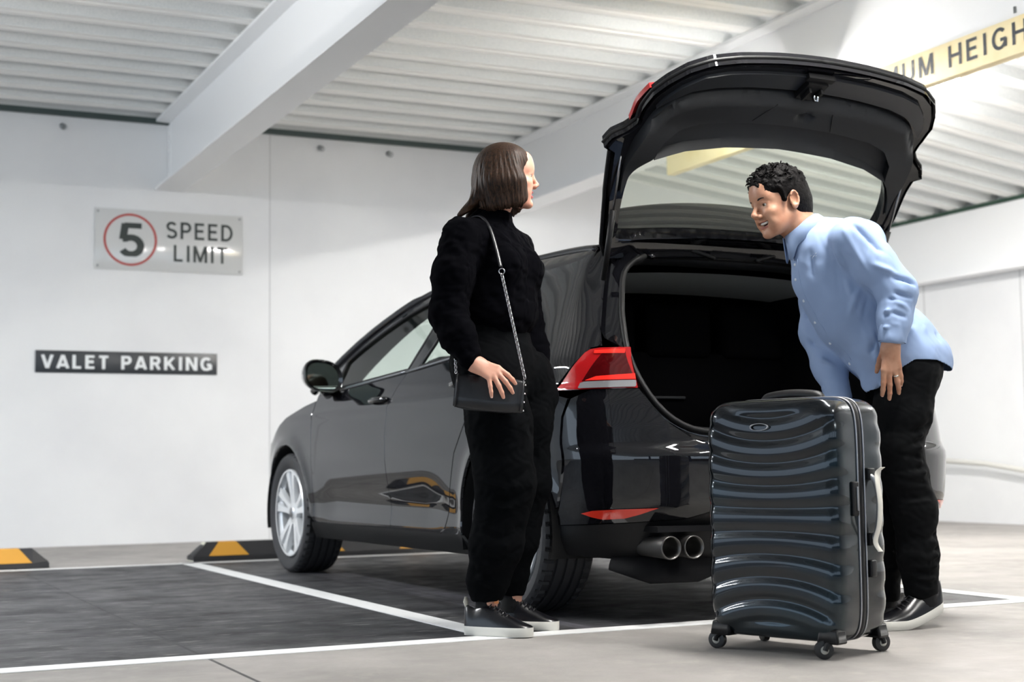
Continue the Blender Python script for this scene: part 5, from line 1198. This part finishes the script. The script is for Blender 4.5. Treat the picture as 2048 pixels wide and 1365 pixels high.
    S_ = np_mesh('shirt', V, Q, sh, W); so = S_.modifiers.new('cloth', 'SOLIDIFY'); so.thickness = .0022; so.offset = -1
    inner = mat('shirt_inner', '#22365e', .7)
    # collar: stand and two leaves wrapped round the neck
    nk = np.array((-.340, .0, 1.368)); ax_ = unit((-.55, 0, .84)); e1 = unit(np.cross((0, 1, 0), ax_)); e2 = np.array((0, 1., 0)); 
    def cring(a, r_, h_): return nk+ax_*h_+(e1*math.cos(a)*r_[0]+e2*math.sin(a)*r_[1])
    fa = math.pi if cring(math.pi, (.06, .06), 0)[0] < nk[0] else 0.
    A_ = [fa+.28+(2*math.pi-.56)*k/40 for k in range(41)]
    ro = lambda a: .012*math.cos(a-fa)
    out_, mid_, top_, in_ = [], [], [], []
    for a in A_:
        e_ = abs((a-fa+math.pi) % (2*math.pi)-math.pi); pt_ = math.exp(-((e_-.42)/.30)**2); drop = .040+.036*pt_
        top_.append(cring(a, (.066, .064), .034-.010*max(0, math.cos(a-fa)))); mid_.append(cring(a, (.076, .073), .024)); out_.append(cring(a, (.096+.020*pt_, .094+.012*pt_), -drop+.018)); in_.append(cring(a, (.060, .058), -.02))
    co = MB().rings([in_, top_, mid_, out_], False, False).build('collar', sh, S_); m_ = co.modifiers.new('cloth', 'SOLIDIFY'); m_.thickness = .003
    # cuff
    d = unit(lw-le)
    def cuff(w_, dd, nm):
        u = unit(np.cross(dd, (0, 1, 0))); v = np.cross(dd, u)
        R_ = lambda t, r_: [w_+dd*t+(u*math.cos(a)+v*math.sin(a)*.86)*r_ for a in [2*math.pi*k/32 for k in range(32)]]
        o = MB().rings([R_(-.066, .0465), R_(-.060, .0485), R_(-.004, .0470), R_(.0, .0455), R_(-.03, .0440)], True, False).build(nm, sh, S_, ang=60)
        MB().rings([R_(.0, .0450), R_(.0005, .041), R_(-.03, .040)], True, False).build('cuff_lining', inner, o); return o
    cuff(lw+np.array((.004, 0, .006)), unit((-.12, .0, -1)), 'cuff'); cuff(rw+np.array((0, 0, .006)), unit(rw-re), 'cuff')
    bt = mat('shirt_button', '#c9d3de', .3, coat=.4)
    def surf(y, z):                                              # front of the shirt at this height
        k = (abs(V[:, 1]-y) < .012) & (abs(V[:, 2]-z) < .012)
        return V[k][V[k][:, 0].argmin()] if k.any() else None
    for z in (1.255, 1.185, 1.11, 1.035, .96, .89):
        q = surf(-.045 if z > .97 else -.04, z)
        if q is not None:
            n_ = unit((-.80, -.55, -.2)); c = q+n_*.003; u = unit(np.cross(n_, (0, 0, 1))); v = np.cross(n_, u)
            MB().rings([[c+n_*h_+(u*math.cos(a)+v*math.sin(a))*r_ for a in [2*math.pi*k/14 for k in range(14)]] for h_, r_ in ((-.002, .0055), (.001, .0055), (.0018, .003))]).build('button', bt, S_)
    for dx_, dz_, e_ in ((0, 0, .006), (-.006, .003, .005), (.005, .005, .004), (-.002, -.006, .004), (.006, -.004, .003)):    # small pale embroidered mark
        k = (abs(V[:, 0]+.338-dx_) < .006) & (abs(V[:, 2]-1.262-dz_) < .006)
        if k.any():
            q = V[k][V[k][:, 1].argmin()]+np.array((0, -.001, 0)); MB().tube([q+np.array((-e_, 0, -e_*.5)), q+np.array((0, -.0008, e_*.6)), q+np.array((e_, 0, -.2*e_))], .0012, 5).build('embroidered_mark', bt, S_)
    # placket edge
    pts = [surf(-.068, z) for z in np.linspace(1.26, .90, 22)]; pts = [q+np.array((-.001, -.001, 0)) for q in pts if q is not None]
    if len(pts) > 3: MB().tube(pts, .0022, 5).build('placket', sh, S_)
    # --- trousers
    tw = mat('black_denim', (.0022, .0025, .0031), .8, spec=.10, bump=(600, .2, .0006))
    F = Field((-.22, -.24, .06), (.22, .24, 1.0), .0045)
    F.ell((-.015, 0, .92), (.112, .160, .08), .04); F.ell((-.002, 0, .87), (.110, .160, .09), .05)
    F.chain([(-.012, -.085, .86), (-.045, -.095, .72), (-.065, -.105, .615), (-.045, -.105, .52), (-.016, -.098, .40), (-.006, -.090, .24), (.002, -.085, .125)], [.102, .094, .080, .074, .072, .066, .058], .03)
    F.chain([(-.01, .085, .86), (-.04, .09, .68), (-.080, .09, .50), (-.078, .085, .36), (-.082, .072, .22), (-.086, .068, .105)], [.105, .094, .078, .070, .062, .056], .03)
    F.plane((0, 0, .962), (0, 0, 1), .004, (-.22, -.24, .93), (.22, .24, 1.)); F.plane((.0, -.085, .098), (.30, 0, -1), .004, (-.06, -.2, .06), (.12, -.01, .14)); F.plane((0, .07, .075), (0, 0, -1), .004, (-.2, .0, .05), (.0, .16, .12))
    V, Q = F.mesh(); V = relax(V, Q, 2, .4); N = vnorm(V, Q); sg = []
    for x0, z0, sx in ((-.03, .66, 1), (-.03, .62, 1), (-.03, .575, -1), (-.02, .535, 1), (-.015, .49, -1), (-.01, .44, 1)): K((x0-.07, -.17, z0-.008*sx), (x0+.02, -.185, z0), .010, .007); K((x0, -.185, z0), (x0+.08, -.15, z0+.025*sx), .009, .008); K((x0-.05, -.17, z0-.02), (x0+.05, -.17, z0-.012), .008, -.006)
    for x0, z0 in ((.0, .30), (.01, .255), (.015, .22), (.015, .18), (.02, .145)): K((x0-.055, -.145, z0+.012), (x0, -.155, z0-.004), .009, .008); K((x0, -.155, z0-.004), (x0+.06, -.13, z0+.016), .009, .008); K((x0-.05, -.15, z0-.016), (x0+.05, -.14, z0-.012), .007, -.006)
    for x0, z0 in ((.05, .80), (.06, .76), (.055, .72)): K((x0-.02, -.185, z0-.03), (x0+.06, -.15, z0+.02), .011, .006)
    for x0, z0 in ((-.10, .62), (-.10, .56), (-.09, .50), (-.09, .25), (-.09, .18)): K((x0-.06, .02, z0), (x0+.05, .0, z0+.015), .010, .007)
    V = folds(V, N, sg)+N*(.0030*wnoise(V, 24, 21)+.0015*wnoise(V, 75, 22))[:, None]
    np_mesh('trousers', V, Q, tw, W); V_ = None
    sk = mat('black_sock', (.004, .004, .005), .95)
    MB().tube([(.004, -.085, .20), (.008, -.085, .12), (.010, -.090, .085), (-.005, -.095, .06)], [.040, .043, .046, .036], 16).build('sock', sk, W); MB().tube([(-.085, .07, .18), (-.085, .07, .10), (-.09, .068, .055)], [.038, .042, .040], 16).build('sock', sk, W)
    lea = mat('black_leather', (.006, .006, .008), .28, spec=.6, bump=(40, .25, .002)); so_ = mat('white_sole', '#d5d3cb', .45)
    sneaker(W, (.072, -.068), (-.185, -.165), .100, .030, .058, lea, so_, .104, trim=lea)
    sneaker(W, (.0, .105), (-.275, .040), .102, .030, 0, lea, so_, .104, trim=lea)
build_man()

# ------------------------------------------------------------------ the suitcase
def build_suitcase():
    # frame: x along the broad face (left to right as seen), y depth away, z up
    fx = Vector((.130, -.371, 0)).normalized(); ang = math.atan2(fx.y, fx.x)
    shell = mat('suitcase_shell', (.010, .013, .017), .24, .8, coat=.65, spec=.6, coat_rough=.04, bump=(900, .10, .0003), var=(2.0, (.010, .022, .030), .45, .6))
    rub = mat('case_black', (.004, .004, .005), .45, spec=.3); zipm = mat('zip_metal', (.35, .35, .37), .35, .9); wm = mat('castor_rubber', (.010, .010, .011), .45)
    S = thing('suitcase', 'large glossy dark grey hard-shell suitcase with wavy ribs standing upright on wheels', 'suitcase', (-.604, -1.470, 0), ang)
    Wd, Dp, Z0, Z1 = .230, .138, .044, .752
    def half(sg):
        """one shell: sg -1 is the broad front, +1 the back"""
        V = []; F = []; nu, nv = 400, 190; 
        # superellipse outline walked by angle, depth profile walked outward from the zip
        P = []
        q4 = nu//4
        for i in range(nu):
            t_ = -1+2*(i % q4)/q4; u_, v_ = [(1, t_), (-t_, 1), (-1, -t_), (t_, -1)][i//q4]; n9 = (abs(u_)**9+abs(v_)**9)**(1/9.); P.append((u_/n9, v_/n9))
        prof = [(1.0, 0.0), (1.003, .10), (1.004, .35), (1.0, .60), (.992, .76), (.975, .87), (.950, .945), (.915, .985), (.87, 1.0)]+[(.87*(1-k/170), 1.0+.012*math.sin(k/170*math.pi/2)) for k in range(1, 170)]
        zc = (Z0+Z1)/2; hh = (Z1-Z0)/2
        for (k, t) in prof:
            for (px, pz) in P:
                x = px*Wd*k*(1-(1-abs(pz)**6)*.0); z = zc+pz*hh*k; y = sg*(.012+(Dp-.012)*t)
                xn, zn = x/Wd, (z-zc)/hh
                # ribs: arcs that sag at the top and arch at the bottom
                ph = z+(.050*zn if True else 0)*(1-xn*xn)*1.75
                r_ = (ph-.02)/.083; saw = r_-math.floor(r_); rib = 1-math.cos(math.pi*saw)**4
                edge = smooth(.99, .90, abs(zn))
                d = .0075*rib*edge
                if t > .9: y += sg*(d-.006)
                else:
                    side = smooth(.35, .7, t); x += math.copysign(.0045*rib*edge*side, px)*(abs(px) > .9)
                V.append((x, y, z))
        n = nu
        for j in range(len(prof)-1):
            for i in range(n): F.append((j*n+i, j*n+(i+1) % n, (j+1)*n+(i+1) % n, (j+1)*n+i))
        F.append(tuple(range((len(prof)-1)*n, len(prof)*n)))
        return MB().add(V, F)
    f = half(-1).build('shell_front', shell, S, ang=50); b = half(1).build('shell_back', shell, S, ang=50)
    zc = (Z0+Z1)/2; hh = (Z1-Z0)/2
    def outl(k, off=0, n=120):
        e = 2/9.; return [((Wd*k+off)*math.copysign(abs(math.cos(a))**e, math.cos(a)), zc+(hh*k+off)*math.copysign(abs(math.sin(a))**e, math.sin(a))) for a in [2*math.pi*i/n for i in range(n)]]
    O = outl(1.0); MB().rings([[(x, y, z) for x, z in outl(1., o_)] for y, o_ in ((-.013, -.002), (-.009, .003), (.009, .003), (.013, -.002))], True, False).build('zip_band', rub, S)
    for y in (-.017, .017): MB().tube([(x, y, z) for x, z in outl(1., .002)], .003, 6, loop=True).build('zip_piping', zipm, S)
    # bottom corner guards and castors
    for sx in (-1, 1):
        for sy in (-1, 1):
            cx, cy = sx*.190, sy*.110; mb = MB()
            mb.rings([[(cx+sx*.0+a*.036, cy+b_*.026+sy*.002, z) for a, b_ in ((-1, -1), (1, -1), (1, 1), (-1, 1))] for z in (.044, .050)]+[[(cx+a*.032, cy+b_*.023+sy*.000, z) for a, b_ in ((-1, -1), (1, -1), (1, 1), (-1, 1))] for z in (.080, .086)])
            g = mb.build('corner_guard', rub, S, ang=30); bv = g.modifiers.new('round', 'BEVEL'); bv.width = .006; bv.segments = 3
            c = MB().lathe([(0, .072), (.020, .070), (.022, .050), (.016, .044), (0, .044)], 18, 'z', (cx, cy, 0)); rot = {(-1, -1): 3.3, (1, -1): 4.0, (1, 1): 1.2, (-1, 1): 2.6}[(sx, sy)]
            dx, dy = math.cos(rot), math.sin(rot); ax_ = Vector((-dy, dx, 0)); off = Vector((dx, dy, 0))*.026
            for s_ in (-1, 1):
                a0 = Vector((cx, cy, .056))+ax_*s_*.014; a1 = Vector((cx, cy, .026))+off+ax_*s_*.014; c.tube([a0, (a0+a1)/2+off*.3, a1], [.008, .009, .008], 8)
            cs = c.build('castor', rub, S, ang=40); M = Vector((cx, cy, .0275))+off; mb = MB()
            mb.rings([[M+ax_*h_+Vector((dx, dy, 0))*math.cos(t)*r_+Vector((0, 0, 1))*math.sin(t)*r_ for t in [2*math.pi*k/28 for k in range(28)]] for h_, r_ in ((-.010, .004), (-.011, .020), (-.009, .0265), (.009, .0265), (.011, .020), (.010, .004))]); mb.build('castor_wheel', wm, cs, ang=40)
            MB().rings([[M+ax_*h_+Vector((dx, dy, 0))*math.cos(t)*r_+Vector((0, 0, 1))*math.sin(t)*r_ for t in [2*math.pi*k/20 for k in range(20)]] for h_, r_ in ((-.0118, .004), (-.0118, .012), (.0118, .012), (.0118, .004))]).build('castor_hub', mat('hub_pale', '#a8a79f', .4), cs)
    # top grab handle, side handle, side feet
    hp = catmull([(-.105, 0, Z1-.004), (-.085, 0, Z1+.012), (0, 0, Z1+.019), (.085, 0, Z1+.012), (.105, 0, Z1-.004)], 6)
    MB().tube(hp, .010, 10, flat=1.6).build('top_handle', rub, S)
    xs_ = Wd+.003; sh = catmull([(xs_, .045, .52), (xs_+.020, .045, .50), (xs_+.030, .045, .44), (xs_+.020, .045, .36), (xs_, .045, .34)], 6)
    sm_ = mat('handle_silver', '#c7c9cd', .25, .4, coat=.5); MB().tube(sh, .0085, 10, flat=1.6).build('side_handle', sm_, S)
    for z in (.525, .335): MB().box(xs_-.004, .028, z-.018, xs_+.010, .062, z+.018, .004).build('handle_mount', rub, S)
    lk = MB().box(xs_-.006, -.052, .405, xs_+.006, -.022, .505, .005).build('lock_plate', rub, S)
    MB().box(xs_+.005, -.036, .42, xs_+.009, -.028, .49, .001).build('lock_dial', zipm, lk)
    MB().box(xs_-.004, .030, .225, xs_+.008, .060, .275, .005).build('side_foot', rub, S)
    # oval badge near the top of the front
    mb = MB(); yf = -Dp-.0075
    mb.rings([[(-.02+.034*r_*math.cos(a), yf+h_, .668+.011*r_*math.sin(a)) for a in [2*math.pi*k/32 for k in range(32)]] for r_, h_ in ((.86, .0), (.86, -.002), (1., -.002), (1., .003))], True, False, True); mb.build('badge', zipm, f)
    # white airline tag tied to the side handle: rests in the handle, own thing
    pt = mat('tag_paper', '#d9d6cc', .6)
    T = thing('luggage_tag', 'narrow white paper tag looped round the suitcase side handle', 'tag', (-.604, -1.470, 0), ang)
    rs = []; path = catmull([(xs_+.034, .060, .545), (xs_+.022, .050, .530), (xs_+.030, .036, .50), (xs_+.040, .030, .44), (xs_+.036, .028, .38), (xs_+.020, .030, .33), (xs_+.030, .040, .30)], 8)
    L_ = []; R_ = []
    for q in path: L_.append((q[0], q[1]-.010, q[2])); R_.append((q[0]+.004, q[1]+.010, q[2]))
    o = MB().rings([L_, R_], False, False).build('paper_strip', pt, T); m_ = o.modifiers.new('thin', 'SOLIDIFY'); m_.thickness = .0008
build_suitcase()
